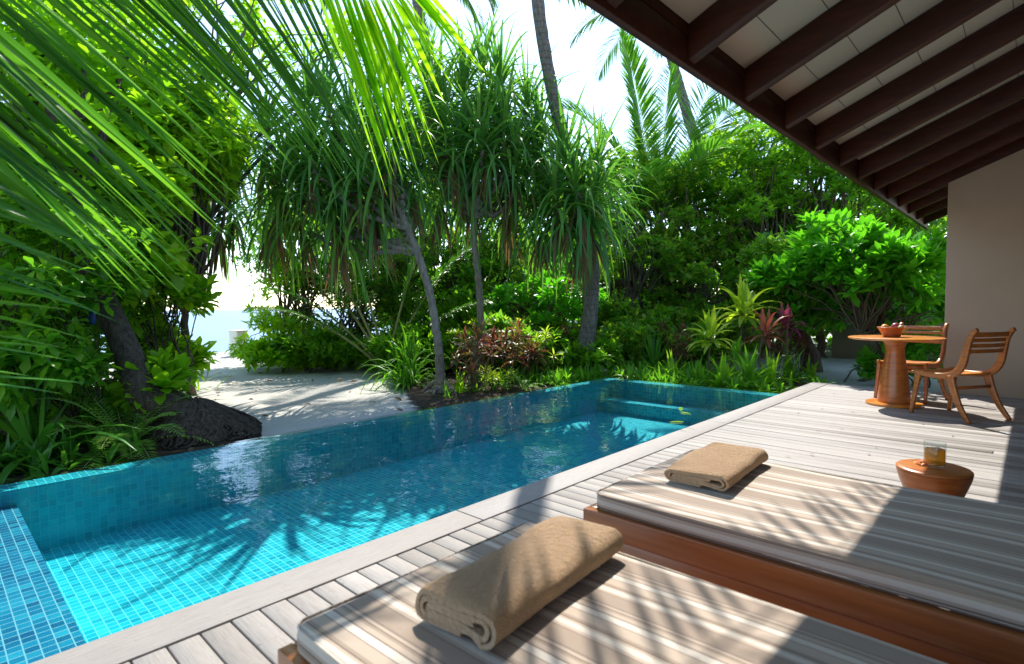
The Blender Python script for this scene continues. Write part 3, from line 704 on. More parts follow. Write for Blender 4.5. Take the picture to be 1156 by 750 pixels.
# ------------------------------------------------------------------ table, bowl, chairs
tc = onz(1009, 457, 0)
tab = empty('dining_table', (tc[0], tc[1], 0), 0, 'round orange teak pedestal table on the deck with a fruit bowl', 'table')
MB().lathe([(.001, .712), (.415, .712), (.432, .716), (.44, .724), (.438, .733), (.43, .737), (.001, .737)], sides=96).build('tabletop', M['tabletop_wood'], tab, smooth=True)
MB().lathe([(.001, .032), (.150, .032), (.153, .05), (.148, .12), (.135, .24), (.116, .38), (.098, .50), (.088, .56), (.086, .60), (.094, .645), (.112, .685), (.128, .711), (.001, .7115)], sides=72).build('pedestal', M['teak'], tab, smooth=True)
MB().lathe([(.001, .0), (.255, 0), (.262, .006), (.262, .022), (.256, .029), (.001, .0315)], sides=72).build('foot_disc', M['tabletop_wood'], tab, smooth=True)
for ch in tab.children: smooth(ch)
bp = at(1006.5, 379, np.hypot(tc[0], tc[1])-.02)
ma, nt = nodes('terracotta_wood'); M['bowl'] = finish(ma, nt, ramp(nt, noise(nt, 25, objco(nt), 4), [(.3, (.30, .085, .03)), (.7, (.46, .15, .06))]), .4)
bowl = empty('fruit_bowl', (bp[0], bp[1], .738), 0, 'reddish brown turned wooden bowl of fruit on the round table', 'bowl')
MB().lathe([(.001, 0), (.07, 0), (.078, .004), (.102, .05), (.128, .098), (.136, .104), (.134, .108), (.124, .104), (.09, .05), (.06, .018), (.001, .016)], sides=48).build('bowl_body', M['bowl'], bowl, smooth=True)
def fruit(name, x, y, z, r, colr, lab, sz=1.0):
    ma, nt = nodes(name+'_skin'); mm = finish(ma, nt, ramp(nt, noise(nt, 30, objco(nt), 3), [(.3, tuple(v*.7 for v in colr)), (.7, colr)]), .4)
    pr = [(max(r*math.sin(a), .0008), -r*sz*math.cos(a)-(.15*r if a > 2.9 else 0)) for a in np.linspace(0, math.pi, 14)]
    o = MB().lathe(pr, sides=24).build(name, mm, None, smooth=True); o.location = (bp[0]+x, bp[1]+y, .738+z)
    MB().tube([(0, 0, r*sz*.85), (.002, 0, r*sz*1.15)], .002, 6).build('stalk', M['bark'], o)
    tag(o, lab, 'fruit', 'fruit in the bowl'); return o
fruit('orange', -.045, .055, .098, .040, (.85, .38, .03), 'orange at the left side of the fruit bowl')
fruit('mangosteen', .03, -.03, .11, .042, (.42, .07, .11), 'dark pink apple-like fruit standing highest in the fruit bowl')
fruit('lime', .005, .02, .07, .036, (.50, .45, .06), 'yellow fruit low between the orange and the pink fruit', .95)
fruit('pear', -.02, -.085, .085, .034, (.55, .50, .20), 'pale fruit at the right side of the fruit bowl', 1.3)

def make_chair(loc, rz, label):
    t = empty('dining_chair', loc, rz, label, 'chair', 'teak chairs round the pedestal table')
    Wd = .235
    for s in (-1, 1):
        sx_ = (1, 0, 0)
        pts = smoothpath([(s*Wd, .245, .425), (s*Wd, .12, .408), (s*Wd, -.03, .405), (s*Wd, -.14, .44), (s*Wd, -.205, .52), (s*(Wd-.002), -.235, .63), (s*(Wd-.004), -.262, .76), (s*(Wd-.006), -.30, .835), (s*(Wd-.006), -.325, .855)], 26)
        o = MB().sweep(pts, sx_, .034, np.interp(np.linspace(0, 1, 26), [0, .15, .4, .55, .8, 1], [.045, .05, .062, .06, .046, .034])).build('side_rail', M['teak'], t)
        pts = smoothpath([(s*Wd, .205, .41), (s*(Wd+.006), .225, .25), (s*(Wd+.016), .262, 0.0)], 10)
        MB().sweep(pts, sx_, np.linspace(.034, .026, 10), np.linspace(.058, .032, 10)).build('leg', M['teak'], t)
        pts = smoothpath([(s*Wd, -.10, .42), (s*(Wd+.004), -.135, .30), (s*(Wd+.010), -.20, .14), (s*(Wd+.018), -.295, 0.0)], 12)
        MB().sweep(pts, sx_, np.linspace(.034, .026, 12), np.linspace(.075, .034, 12)).build('leg', M['teak'], t)
    # curved seat of a few boards
    b = MB()
    for k in range(6):
        y0 = -.14+k*.064
        zc = lambda y: .412+.35*(y-.03)**2+.002
        P = [(x_, y0+.03, zc(y0+.03)+.10*x_*x_) for x_ in np.linspace(-Wd+.018, Wd-.018, 9)]
        b.sweep(P, (0, 1, 0), .061, .018)
    b.build('seat', M['tabletop_wood'], t)
    for k in range(4):
        z = .652+k*.052; y = np.interp(z, [.63, .76, .835], [-.235, -.262, -.298])+.006
        P = [(x_, y-.022*(1-(x_/Wd)**2), z) for x_ in np.linspace(-Wd+.016, Wd-.016, 11)]
        MB().sweep(P, (0, -.12, 1), .034 if k < 3 else .044, .013).build('back_slat', M['teak'], t)
    MB().sweep([(-Wd+.015, -.135, .30), (0, -.135, .30), (Wd-.015, -.135, .30)], (0, 0, 1), .03, .018).build('stretcher', M['teak'], t)
    MB().sweep([(-Wd+.015, .215, .385), (0, .215, .385), (Wd-.015, .215, .385)], (0, 0, 1), .04, .018).build('front_rail', M['teak'], t)
    return t
c1 = make_chair((6.86, .53, 0.0), math.atan2(.585, .36)-math.pi/2, 'teak chair with slatted back turned away, right of the pedestal table')
c2 = copy_tree(c1); c2.location = (7.80, 1.03, 0); c2.rotation_euler = (0, 0, R(166)-math.pi/2)
c2['label'] = 'teak chair half hidden behind the round table, its back against the wall edge'

# ------------------------------------------------------------------ palms and pandanus
# tall leaning palm behind the pool
pth = [onz(660, 431, -.2), at(660, 400, 9.6), at(667, 350, 9.6), at(668, 300, 9.6), at(657, 240, 9.5), at(638, 165, 9.3), at(619, 80, 9.1), at(607, 0, 9.0), at(598, -120, 9.0), at(592, -260, 9.2), at(590, -420, 9.4), at(596, -600, 9.6)]
specs = [(a, e, 3.4, d, dict(leaf_len=.9, n=46, seg=3)) for a, e, d in [(10, 50, 2.2), (60, 35, 2.4), (110, 45, 2.3), (155, 20, 2.2), (200, 40, 2.2), (250, 30, 2.4), (300, 45, 2.2), (340, 15, 2.2), (90, 10, 2), (225, 5, 2), (30, 75, 2.5)]]
palm(pth, [.27, .15, .125, .115, .11, .105, .10, .10, .095, .095, .095, .095], specs, 'tall grey coconut palm trunk leaning up from behind the pool edge out of the picture', 'coconut palms', nuts=5, seed=4)
# thicker rooty foot of that palm is inside its own flare
# palm whose fronds hang over the left of the picture; trunk outside it
crown = np.array([-.1, 3.1, 4.9])
fg = empty('coconut_palm', (-2.3, 6.0, -.15), 0, 'coconut palm whose big near fronds fan across the top left corner', 'palm tree', 'coconut palms')
fo = np.array([-2.3, 6.0, -.15])
MB().tube(smoothpath([fo, fo+[.1, -.3, 1.2], fo+[.5, -1.3, 2.8], crown], 20)-fo, np.linspace(.22, .11, 20), 14).build('trunk', M['palm_bark'], fg, smooth=True)
def hand_frond(starts, tips, depth_s, depth_t, n, width, mat, seed, sag=.1, rib_from=None, seg=6):
    """a frond seen close: rib through 'starts', one leaflet row towards 'tips'"""
    g = np.random.default_rng(seed)
    A = np.array([at(x, y, d) for (x, y), d in zip(starts, depth_s)]); B = np.array([at(x, y, d) for (x, y), d in zip(tips, depth_t)])
    rib = smoothpath(A, 40); tip = smoothpath(B, 40)
    f = np.linspace(0, 39, n); P = np.array([np.interp(f, range(40), rib[:, k]) for k in range(3)]).T; Q = np.array([np.interp(f, range(40), tip[:, k]) for k in range(3)]).T
    D = Q-P+g.normal(0, .035, (n, 3)); Ln = np.linalg.norm(D, axis=1)*g.uniform(.88, 1.1, n); D = unit(D)
    t0 = unit(A[0]-A[1]); full = smoothpath(np.vstack([crown, (crown+A[0])/2+t0*.25+np.array([0, 0, .1]), A]), 70)
    o = MB().tube(full-fo, np.linspace(.018, .004, len(full)), 7, False).build('frond', M['rib'], fg, smooth=True)
    b = MB(); D2 = unit(D+UP*sag*.5); straps(b, P-fo, D2, Ln, width*g.uniform(.8, 1.1, n), sag*1.2, seg, .5, 'lance', roll_=g.normal(0, .45, n))
    # the far row of leaflets, up and away from the viewer
    D3 = unit(-D*.25+UP*.35+unit(np.gradient(P, axis=0))*.6+np.array([.3, .6, 0]))
    if False: straps(b, P[::2]-fo, D3[::2], Ln[::2]*.7, width*.9, .8, seg, .5, 'lance')
    b.build('leaflets', mat, o); return o
hand_frond([(-190, 0), (-150, -70), (-50, -120), (70, -130), (180, -115), (300, -105)],
           [(150, 330), (235, 262), (290, 172), (350, 182), (392, 194), (420, 165)],
           [2.2, 2.2, 2.3, 2.4, 2.5, 2.7], [2.3, 2.3, 2.4, 2.5, 2.6, 2.7], 90, .025, G['near_frond'], 5, sag=.06)
hand_frond([(-190, 60), (-230, 150), (-250, 250), (-260, 350), (-270, 430)],
           [(120, 285), (118, 312), (112, 340), (90, 385), (50, 430)],
           [1.7, 1.7, 1.7, 1.7, 1.7], [1.9, 1.9, 1.9, 1.9, 1.9], 22, .022, G['near_frond'], 9, sag=.16)
hand_frond([(-120, -60), (-160, 0), (-190, 60)], [(205, 262), (180, 285), (140, 300)], [1.9, 1.9, 1.9], [2.0, 2.0, 2.0], 24, .022, G['near_frond'], 12, sag=.08)
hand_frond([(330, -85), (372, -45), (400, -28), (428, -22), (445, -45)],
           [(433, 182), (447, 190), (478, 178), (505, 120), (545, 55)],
           [3.0, 2.95, 2.9, 2.9, 2.9], [2.9, 2.9, 2.9, 2.95, 3.0], 44, .040, G['sunlit_frond'], 21, sag=.06)
# fronds of the same crown above the picture; they shade the daybeds
for k, pth_ in enumerate([[(1.0, 2.8, 4.6), (2.4, 2.42, 4.05), (3.6, 2.25, 3.95), (4.9, 2.2, 4.05)], [(1.5, 3.4, 4.9), (3.2, 3.42, 4.3), (4.7, 3.2, 4.1)]]):
    frond(fg, crown, UP, 4, 1, .55, .032, 40, G['coconut'], fo, path=[crown]+[np.array(q, float) for q in pth_], grav=.35, seed=70+k, start=.36 if k == 0 else .6)
for k, (tx, ty, tz, ln, dr) in enumerate([(-3.5, 1, 4.6, 3.2, 1.2), (-2, 5.5, 4.8, 3.2, 1.3), (.3, 6, 6.4, 3.2, 1.4), (-4, 3.5, 5.6, 3, 1.2), (0, 0, 5.6, 2.6, .8)]):
    v = np.array([tx, ty, tz])-crown; D = unit(v+np.array([0, 0, .28*ln*dr]))
    frond(fg, crown, D, ln, dr, .62, .034, 54, G['coconut'], fo, grav=.5, seed=80+k)

# more distant palms
def px_palm(trunk, radii, specs, label, seed, mat=None): palm([at(*p) if len(p) == 3 else p for p in trunk], radii, specs, label, 'coconut palms', mat, 0, seed)
px_palm([(752, 330, 17), (760, 260, 17), (790, 190, 17), (776, 130, 17), (757, 62, 17), (748, 20, 17.2)], [.2, .16, .14, .12], [(200, 10, 3.0, 2.2), (250, 20, 3, 2.2), (300, 0, 3, 2.4), (340, 30, 3, 2), (30, 40, 3, 2), (120, 30, 3, 2), (160, 50, 3, 2), (80, 20, 3, 2)], 'curved thin coconut palm trunk rising beside the roof edge', 8)
p0 = at(742, 245, 14.5)
yk = dict(leaf_w=.062, grav=.35)
young = [(150, 80, 4.9, .25, dict(leaf_len=.8, n=90, amax=48, side_roll=1.2, **yk)), (10, 80, 4.6, .7, dict(leaf_len=.9, n=90, amax=50, side_roll=.4, **yk)), (-35, 66, 4.8, 1.1, dict(leaf_len=1.0, n=90, side_roll=-.7, **yk)), (-50, 50, 4.4, 1.5, dict(leaf_len=.95, n=80, side_roll=-.6, **yk)), (-15, 58, 4.2, 1.2, dict(leaf_len=.95, n=80, **yk)), (130, 55, 3.6, 1.8, yk), (-60, 35, 3.4, 2.2, yk), (200, 50, 3.2, 2.0, yk), (250, 60, 3, 1.8, yk), (20, 50, 3.4, 1.8, yk), (-90, 62, 3.4, 1.6, yk), (95, 40, 3.4, 2, yk)]
palm([at(742, 400, 14.5)-[0, 0, .6], at(742, 330, 14.5), at(742, 262, 14.5)], [.2, .17, .15], young+[(185, 72, 4.4, .8, dict(leaf_len=.95, n=90, side_roll=.5, **yk)), (40, 64, 4.4, 1.1, dict(leaf_len=.95, n=90, **yk)), (-60, 74, 4.7, .9, dict(leaf_len=.9, n=90, side_roll=-.9, **yk)), (165, 60, 4.0, 1.3, dict(leaf_len=.9, n=80, side_roll=.8, **yk))], 'young coconut palm with upright feathery fronds against the white sky, right of the tall trunk', 'coconut palms', G['coconut_sunlit'], 0, 12)
px_palm([(488, 300, 15.5), (489, 200, 15.5), (486, 90, 15.5), (473, 15, 15.5), (462, -45, 15.6)], [.2, .15, .13, .12], [(-50, 10, 2.9, 2.4), (-40, -10, 2.7, 2), (-20, 30, 3, 2.2), (130, 15, 3, 2.2), (110, 40, 3, 2.2), (-120, 20, 3, 2.2), (40, 30, 3, 2.2), (160, 0, 3, 2.2), (-80, 35, 3, 2)], 'slender coconut palm behind the pandanus, its drooping fronds cut by the top edge', 15)
px_palm([(858, 330, 18), (856, 240, 18), (850, 185, 18)], [.2, .16, .15], [(130, 50, 3.6, 2), (60, 70, 3.4, 2), (-40, 40, 3.6, 2.4), (-70, 20, 3.4, 2.4), (150, 20, 3.2, 2.2), (90, 40, 3.2, 2), (-10, 60, 3.2, 2)], 'coconut palm behind the leafy trees directly beneath the roof edge', 17)
# small trunkless palm with pale leaf stalks
b0 = onz(436, 378, -.12); b0 = at(436, 395, 11.0); b0[2] = -.15
sp = empty('young_palm', b0, 0, 'young palm with pale bare leaf stalks fanning up beneath the pandanus', 'palm tree')
for k, (a, e, ln) in enumerate([(120, 62, 2.4), (135, 52, 2.3), (140, 70, 2.5), (-40, 78, 2.6), (-50, 66, 2.4), (100, 74, 2.6), (-60, 50, 2.0), (160, 46, 2.2), (20, 70, 2.4)]):
    D = np.array([math.cos(R(a))*math.cos(R(e)), math.sin(R(a))*math.cos(R(e)), math.sin(R(e))])
    f_ = frond(sp, b0+D*.05, D, ln*1.25, 1.0, .6, .04, 34, G['coconut'], b0, grav=1, seed=200+k, ribr=.035, start=.42)
    f_.data.materials[0] = M['petiole']

def pandanus(trunk, heads, label, seed, rad=(.085, .058, .052, .048), prop=True, n=66, Lh=1.12, group='pandanus trees'):
    g = np.random.default_rng(seed); tr = smoothpath([at(*p) for p in trunk], 22); tr[0][2] = -.12; base = tr[0]
    root = empty('pandanus_tree', base, 0, label, 'pandanus', group)
    b = MB(); b.tube(smoothpath(tr-base, 90)+np.column_stack([g.normal(0, .003, 90), g.normal(0, .003, 90), np.zeros(90)]), np.interp(np.linspace(0, 1, 90), np.linspace(0, 1, len(rad)), rad), 14, jit=.09)
    H = [at(*h[:3]) for h in heads]
    for h, spec in zip(H, heads):
        fr = spec[3] if len(spec) > 3 else .9
        s = tr[min(21, int(fr*21))]; ln = np.linalg.norm(h-s); mid = curve(s, h, np.array([0, 0, -.12*ln])+g.normal(0, .05*ln, 3), 10)
        b.tube(smoothpath(wob(mid, .03, g), 30)-base, np.linspace(.040, .030, 30), 8, jit=.08)
    if prop:
        for k in range(9):
            a = k*.7+g.uniform(-.2, .2); t_ = tr[int(g.uniform(1.5, 4))]; e = base+np.array([math.cos(a)*g.uniform(.2, .42), math.sin(a)*g.uniform(.2, .42), -.06])
            b.tube(curve(t_, e, (0, 0, .05), 6)-base, np.linspace(.03, .018, 6), 6)
    b.build('trunk', M['pandan_bark'], root, smooth=True)
    cb = MB(); db = MB()
    for h in H:
        th = np.radians(np.linspace(4, 118, n)+g.normal(0, 7, n)); ph = np.arange(n)*2.39996+g.uniform(0, 6); ax = unit(UP+g.normal(0, .16, 3))
        e1 = unit(np.cross(ax, [1, .2, 0])); e2 = np.cross(ax, e1)
        D = ax*np.cos(th)[:, None]+(e1*np.cos(ph)[:, None]+e2*np.sin(ph)[:, None])*np.sin(th)[:, None]
        P = h-base+ax*(.22-.42*np.linspace(0, 1, n))[:, None]+D*.03
        Ln = Lh*g.uniform(.7, 1.2, n)*np.interp(np.linspace(0, 1, n), [0, .2, 1], [.55, 1, 1.05])
        straps(cb, P, D, Ln, .05*g.uniform(.75, 1.15, n), np.interp(np.linspace(0, 1, n), [0, .3, .7, 1], [.5, 1.4, 2.6, 3.4])*g.uniform(.6, 1.4, n), 9, .35, 'strap')
        k = 22; ph = g.uniform(0, 6.28, k); D = np.stack([np.cos(ph)*.4, np.sin(ph)*.4, -np.ones(k)], 1)
        straps(db, h-base-ax*.22+D*.03, D, Lh*g.uniform(.5, .9, k), .04, .3, 5, .35, 'strap')
    cb.build('crown', G['pandan'], root); db.build('dead_leaves', G['dead'], root)
    return root
pandanus([(497, 447, 7.9), (497, 420, 7.85), (494, 385, 7.7), (484, 325, 7.8), (466, 272, 7.8), (448, 228, 7.85)],
         [(438, 165, 7.80), (405, 195, 8.00), (352, 178, 8.20, .9), (375, 222, 8.30, .85), (322, 205, 8.70, .8), (452, 112, 8.40), (420, 118, 8.90), (300, 160, 9.30, .8), (345, 130, 9.10, .9), (468, 205, 8.30), (398, 155, 8.30), (340, 235, 8.60, .8), (385, 250, 8.20, .8), (425, 225, 8.00), (372, 130, 8.60), (312, 235, 9.10, .8)],
         'pandanus with slender leaning grey trunk and stilt roots nearest the pool edge', 31)
pandanus([(541, 436, 9.3), (543, 385, 9.2), (541, 325, 9.0), (535, 265, 8.7), (538, 222, 8.4)],
         [(545, 170, 8.40), (565, 105, 9.00), (522, 112, 9.30), (500, 150, 8.90), (596, 128, 9.40), (582, 190, 8.60), (530, 205, 8.90), (612, 160, 9.50), (480, 95, 9.50), (555, 140, 9.30), (575, 225, 9.10), (545, 90, 9.50), (500, 215, 9.00), (515, 170, 8.50), (495, 120, 9.30), (570, 160, 8.70), (605, 185, 9.10)],
         'tallest pandanus with spiky crown in the middle, upright trunk behind the red plants', 32)
pandanus([(652, 424, 10.4), (658, 380, 10.4), (660, 320, 10.2), (655, 280, 9.6), (645, 248, 9.0)],
         [(650, 215, 8.3), (628, 232, 8.4), (668, 238, 8.5), (640, 190, 8.9), (672, 200, 8.9), (612, 250, 8.8), (655, 250, 8.7)],
         'pandanus crown hanging in front of the tall palm trunk', 33, rad=(.05, .045, .04), prop=False)
pandanus([(172, 428, 11), (178, 360, 11), (196, 300, 11), (214, 250, 11)], [(242, 248, 10.6), (215, 215, 11), (262, 232, 10.9), (195, 225, 11.2), (240, 175, 11), (262, 170, 11.3)],
         'pandanus at the left of the sea view with dark hanging leaf tips', 34, rad=(.08, .06, .05))

# big leaning dark trunk at the left with mound of roots
g = np.random.default_rng(77)
bz = onz(222, 490, -.12)
tr = [np.array([1.72, 5.75, -.3]), np.array([1.62, 5.78, .12]), at(163, 447, 6.0), at(147, 405, 6.15), at(128, 362, 6.3), at(104, 312, 6.4), at(86, 265, 6.5), at(70, 215, 6.6), at(45, 150, 6.8), at(20, 70, 7.0)]
lt_tr = smoothpath(tr, 40); base = np.array([1.62, 5.78, -.12])
old = empty('leaning_tree', base, 0, 'old tree with thick dark fibrous trunk leaning left from a root mound by the pool', 'tree')
b = MB(); b.tube(lt_tr-base, np.interp(np.linspace(0, 1, 40), [0, .1, .2, .35, .6, 1], [.28, .20, .14, .115, .09, .07]), 20)
tips = [at(30, 30, 6.8), at(90, 60, 7.0), at(-40, 90, 6.8), at(130, 100, 7.2), at(20, 150, 6.6), at(70, 10, 7.5), at(-60, 0, 7), at(160, 40, 7.6), at(100, 150, 7.0), at(-20, 200, 6.5), at(60, 200, 6.6)]
for i, t_ in enumerate(tips):
    s = lt_tr[22+(i*3) % 17]; b.tube(wob(curve(s, t_, (0, 0, .2), 8), .04, g)-base, np.linspace(.06, .012, 8), 6, False)
b.build('trunk', M['dark_bark'], old, smooth=True)
cb = MB(); T_ = np.array(tips); n = 46*len(tips); ti = np.repeat(np.arange(len(tips)), 46)
C = T_[ti]+rdir(n, g)*(g.uniform(0, 1, n)**.5*.7)[:, None]*[1, 1, .7]
rosettes(cb, C-base, rdir(n, g)*.5+UP*.8, 6, .13, .075, (30, 85), .5, 3, 'obov', .25, .3, g); cb.build('crown', G['scaevola_y'], old)
# root mound: lumpy fibrous base
mb_ = bmesh.new(); bmesh.ops.create_icosphere(mb_, subdivisions=5, radius=1)
for v in mb_.verts:
    c = v.co.copy(); an = math.atan2(c.y, c.x)
    k = 1+.06*math.sin(an*5+c.z*2)+.04*math.sin(an*11+c.x*3)+.05*math.sin(c.x*7+c.y*5)+.02*math.sin(c.z*40+an*6)
    rr_ = min(1, math.hypot(c.x, c.y)); v.co = Vector((c.x*.54*k, c.y*.50*k, (.50*(1-rr_)**.8 if c.z > 0 else -.12)))
me = bpy.data.meshes.new('root_mound'); mb_.to_mesh(me); mb_.free(); me.materials.append(M['dark_bark'])
rm = bpy.data.objects.new('root_mound', me); COL.objects.link(rm); rm.parent = old; smooth(rm, 80); rm.location = (.14, -.02, .02); rm.scale = (1.05, .9, .74)
b = MB()
for k in range(230):
    a0 = g.uniform(0, 6.28); t0 = g.uniform(.02, .9); t1 = min(1.57, t0+g.uniform(.5, 1.2)); da = g.normal(0, .22); q = []
    for f in np.linspace(0, 1, 9):
        t_ = t0+(t1-t0)*f; a = a0+da*f+.05*math.sin(f*9+k); r_ = .515*(1+.06*math.sin(a*5+math.cos(t_)*2)+.04*math.sin(a*11+math.sin(t_)*math.cos(a)*3))*(1+.012*math.sin(f*7+k))
        rr_ = min(1, math.sin(t_)); q.append((r_*1.06*rr_*math.cos(a), r_*.98*rr_*math.sin(a), .012+.50*(1-rr_)**.8))
    b.tube(q, g.uniform(.007, .02)*np.array([.6, 1, 1.1, 1, 1, 1, .9, .8, .5]), 5, False, jit=.1)
b.build('root_fibres', M['dark_bark'], rm, smooth=True)
pp = at(104, 358, 6.05)
po = MB().lathe([(.001, -.09), (.03, -.085), (.045, -.05), (.048, .0), (.03, .05), (.014, .07), (.02, .085), (.001, .088)], sides=16).build('hanging_pouch', None, None, smooth=True)
ma, nt = nodes('blue_cloth'); po.data.materials.append(finish(ma, nt, (.006, .03, .14), .6)); po.location = pp; po.scale = (.6, .6, .75); tag(po, 'small dark blue pouch tied to the leaning dark trunk', 'pouch')

# ------------------------------------------------------------------ broadleaf masses
def px_blob(x, y, d, rx, rz, ry=None): return (at(x, y, d), (rx, ry or rx, rz))
def gpt(x, d, z=-.12):
    p = at(x, 380, d); p[2] = z; return p
BT = broad_tree
hg = 'leafy trees and shrubs behind the pool'
# sea-side hedge beyond the sand
BT('shrub', gpt(325, 13.5), [px_blob(318, 392, 13.0, .8, .35), px_blob(322, 335, 13.5, .75, .8), px_blob(310, 375, 12.8, .55, .45), px_blob(340, 280, 14, .9, 1.0), px_blob(300, 285, 14, .45, .5)], 'yellow green shrub beside the white post at the edge of the sand', 'shrub', G['lime_leaf'], .15, .06, 34, 26, 7, sub=.36, prof='obov', group=hg, seed=41, stems=4, fork=.5, trunk_r=.035)
BT('shrub', gpt(352, 13.8), [px_blob(350, 388, 13.2, 1.2, .4), px_blob(350, 345, 13.6, 1.1, .9), px_blob(345, 285, 14.2, 1.3, 1.0), px_blob(320, 245, 14.6, 1.0, .8)], 'tall open green shrub at the back of the sand, below the left pandanus leaves', 'shrub', G['mid_leaf'], .13, .055, 48, 20, 7, sub=.38, group=hg, seed=42, stems=5, fork=.5, trunk_r=.04)
BT('shrub', gpt(410, 12.8), [px_blob(405, 388, 12.4, 1.1, .4), px_blob(405, 350, 12.8, 1.1, .9), px_blob(400, 290, 13.2, 1.3, 1.0)], 'dense green shrub at the right end of the sand, left of the leaning pandanus trunk', 'shrub', G['dark_leaf'], .13, .06, 44, 20, 7, sub=.38, group=hg, seed=43, stems=5, fork=.4, trunk_r=.04)
BT('tree', gpt(450, 14.2), [px_blob(420, 215, 15.0, 1.6, 1.0), px_blob(350, 230, 15.0, 1.3, .9), px_blob(480, 195, 15.2, 1.3, .9), px_blob(455, 375, 13.2, 1.66, 0.62), px_blob(450, 320, 14.2, 1.66, 1.35), px_blob(450, 250, 14.7, 1.77, 1.25)], 'dark leafy tree directly behind the leaning pandanus trunk', 'tree', G['dark_leaf'], .14, .07, 110, 17, 7, sub=.45, group=hg, seed=44, stems=2)
BT('tree', gpt(520, 13.1), [px_blob(560, 215, 14.8, 1.5, 1.0), px_blob(620, 235, 14.8, 1.4, .9), px_blob(520, 165, 15.2, 1.1, .8), px_blob(520, 375, 12.6, 1.56, 0.62), px_blob(515, 330, 13.1, 1.56, 1.25), px_blob(530, 265, 13.7, 1.66, 1.25)], 'dark leafy tree behind the upright pandanus trunk', 'tree', G['mid_leaf'], .14, .07, 110, 17, 7, sub=.45, group=hg, seed=45, stems=2)
BT('tree', gpt(595, 13.2), [px_blob(595, 380, 12.5, 1.62, 0.65), px_blob(590, 335, 13.2, 1.62, 1.30), px_blob(600, 275, 13.8, 1.62, 1.19)], 'deep green tree between the upright pandanus and the tall palm trunk', 'tree', G['dark_leaf'], .14, .07, 60, 17, 7, sub=.45, group=hg, seed=46, stems=2)
BT('shrub', gpt(640, 10.8), [px_blob(635, 325, 10.8, .75, .7), px_blob(600, 345, 10.9, .6, .5)], 'fresh green shrub with rounded leaves just left of the tall palm trunk', 'shrub', G['scaevola'], .17, .075, 16, 12, 9, sub=.3, prof='obov', seg=3, group=hg, seed=47, stems=3, trunk_r=.03)
# right-centre dense trees
BT('tree', gpt(722, 13.3), [px_blob(715, 375, 12.7, 1.43, 0.66), px_blob(715, 330, 13.1, 1.32, 1.21), px_blob(720, 265, 13.3, 1.43, 1.10), px_blob(712, 215, 13.8, 1.21, 0.77)], 'dense dark green tree just right of the tall palm trunk', 'tree', G['dark_leaf'], .12, .075, 80, 19, 7, sub=.4, group=hg, seed=51, stems=2)
BT('tree', gpt(790, 14.0), [px_blob(785, 372, 13.6, 1.70, 0.68), px_blob(790, 320, 14.0, 1.70, 1.36), px_blob(795, 245, 14.3, 1.70, 1.25), px_blob(770, 200, 14.6, 1.25, 0.79)], 'broad leafy tree with mixed yellow leaves behind the tall yellow green plant', 'tree', G['dark_leaf'], .12, .075, 100, 19, 7, sub=.4, group=hg, seed=52, stems=2)
BT('tree', gpt(865, 14.3), [px_blob(850, 365, 13.8, 1.34, 0.67), px_blob(862, 320, 14.3, 1.57, 1.34), px_blob(868, 240, 14.5, 1.79, 1.34), px_blob(880, 190, 14.9, 1.45, 1.01)], 'sunlit green tree under the roof edge, left of the bright scalloped bush', 'tree', G['mid_leaf'], .12, .07, 100, 19, 7, sub=.4, group=hg, seed=53, stems=2)
BT('tree', gpt(835, 16.7), [px_blob(830, 190, 16.7, 2.02, 1.28), px_blob(858, 165, 17.1, 1.81, 1.06), px_blob(815, 250, 16.7, 2.34, 1.60)], 'tall lime green tree standing behind the others against the sky', 'tree', G['lime_leaf'], .15, .075, 80, 18, 7, sub=.5, group=hg, seed=54, stems=1, trunk_r=.12)
BT('tree', gpt(930, 15.1), [px_blob(925, 240, 15.1, 1.70, 1.60), px_blob(960, 255, 15.1, 1.60, 1.38), px_blob(905, 190, 15.4, 1.60, 1.17)], 'leafy tree touching the roof edge at its lowest visible stretch', 'tree', G['mid_leaf'], .13, .07, 90, 18, 7, sub=.45, group=hg, seed=55, stems=1, trunk_r=.1)
BT('tree', gpt(700, 15.7), [px_blob(700, 230, 15.7, 1.38, 1.06), px_blob(690, 290, 15.7, 1.60, 1.28)], 'pale green tree behind the upper part of the tall palm trunk', 'tree', G['mid_leaf'], .14, .07, 50, 18, 7, sub=.45, group=hg, seed=56)
BT('tree', gpt(1010, 15.7), [px_blob(1030, 350, 14.7, 1.60, 0.96), px_blob(1005, 270, 15.7, 1.70, 1.38), px_blob(1045, 300, 15.1, 1.70, 1.49)], 'dark tree behind the bright bush, next to the villa wall', 'tree', G['dark_leaf'], .14, .07, 70, 18, 7, sub=.5, group=hg, seed=57)
for k, (x, d, h, mm, lab) in enumerate([(470, 10.6, .8, 'mid_leaf', 'leafy undergrowth shrub right behind the big grassy clump'), (560, 10.2, .8, 'dark_leaf', 'low dark shrub behind the rust red plants'), (615, 10.0, .75, 'mid_leaf', 'low green shrub behind the variegated plant'),
        (690, 11.2, .75, 'dark_leaf', 'low dark shrub just right of the tall palm foot'), (745, 11.8, .9, 'mid_leaf', 'green undergrowth shrub behind the tall strap leaved plant'), (790, 12.4, 1.1, 'dark_leaf', 'dark undergrowth shrub behind the lower bright tufted plant'), (325, 12.4, .4, 'scaevola_y', 'low bright shrub spilling onto the sand beside the white post'), (375, 11.9, .5, 'mid_leaf', 'low green shrub along the back edge of the sand')]):
    c_ = gpt(x, d, h*.5)
    BT('shrub', gpt(x, d), [(c_, (.85, .7, h*.5)), (c_+np.array([.3, -.5, -.1]), (.7, .6, h*.4))], lab, 'shrub', G[mm], .14, .07, 34, 22, 7, sub=.26, prof='obov', group=hg, seed=600+k, stems=4, trunk_r=.02)
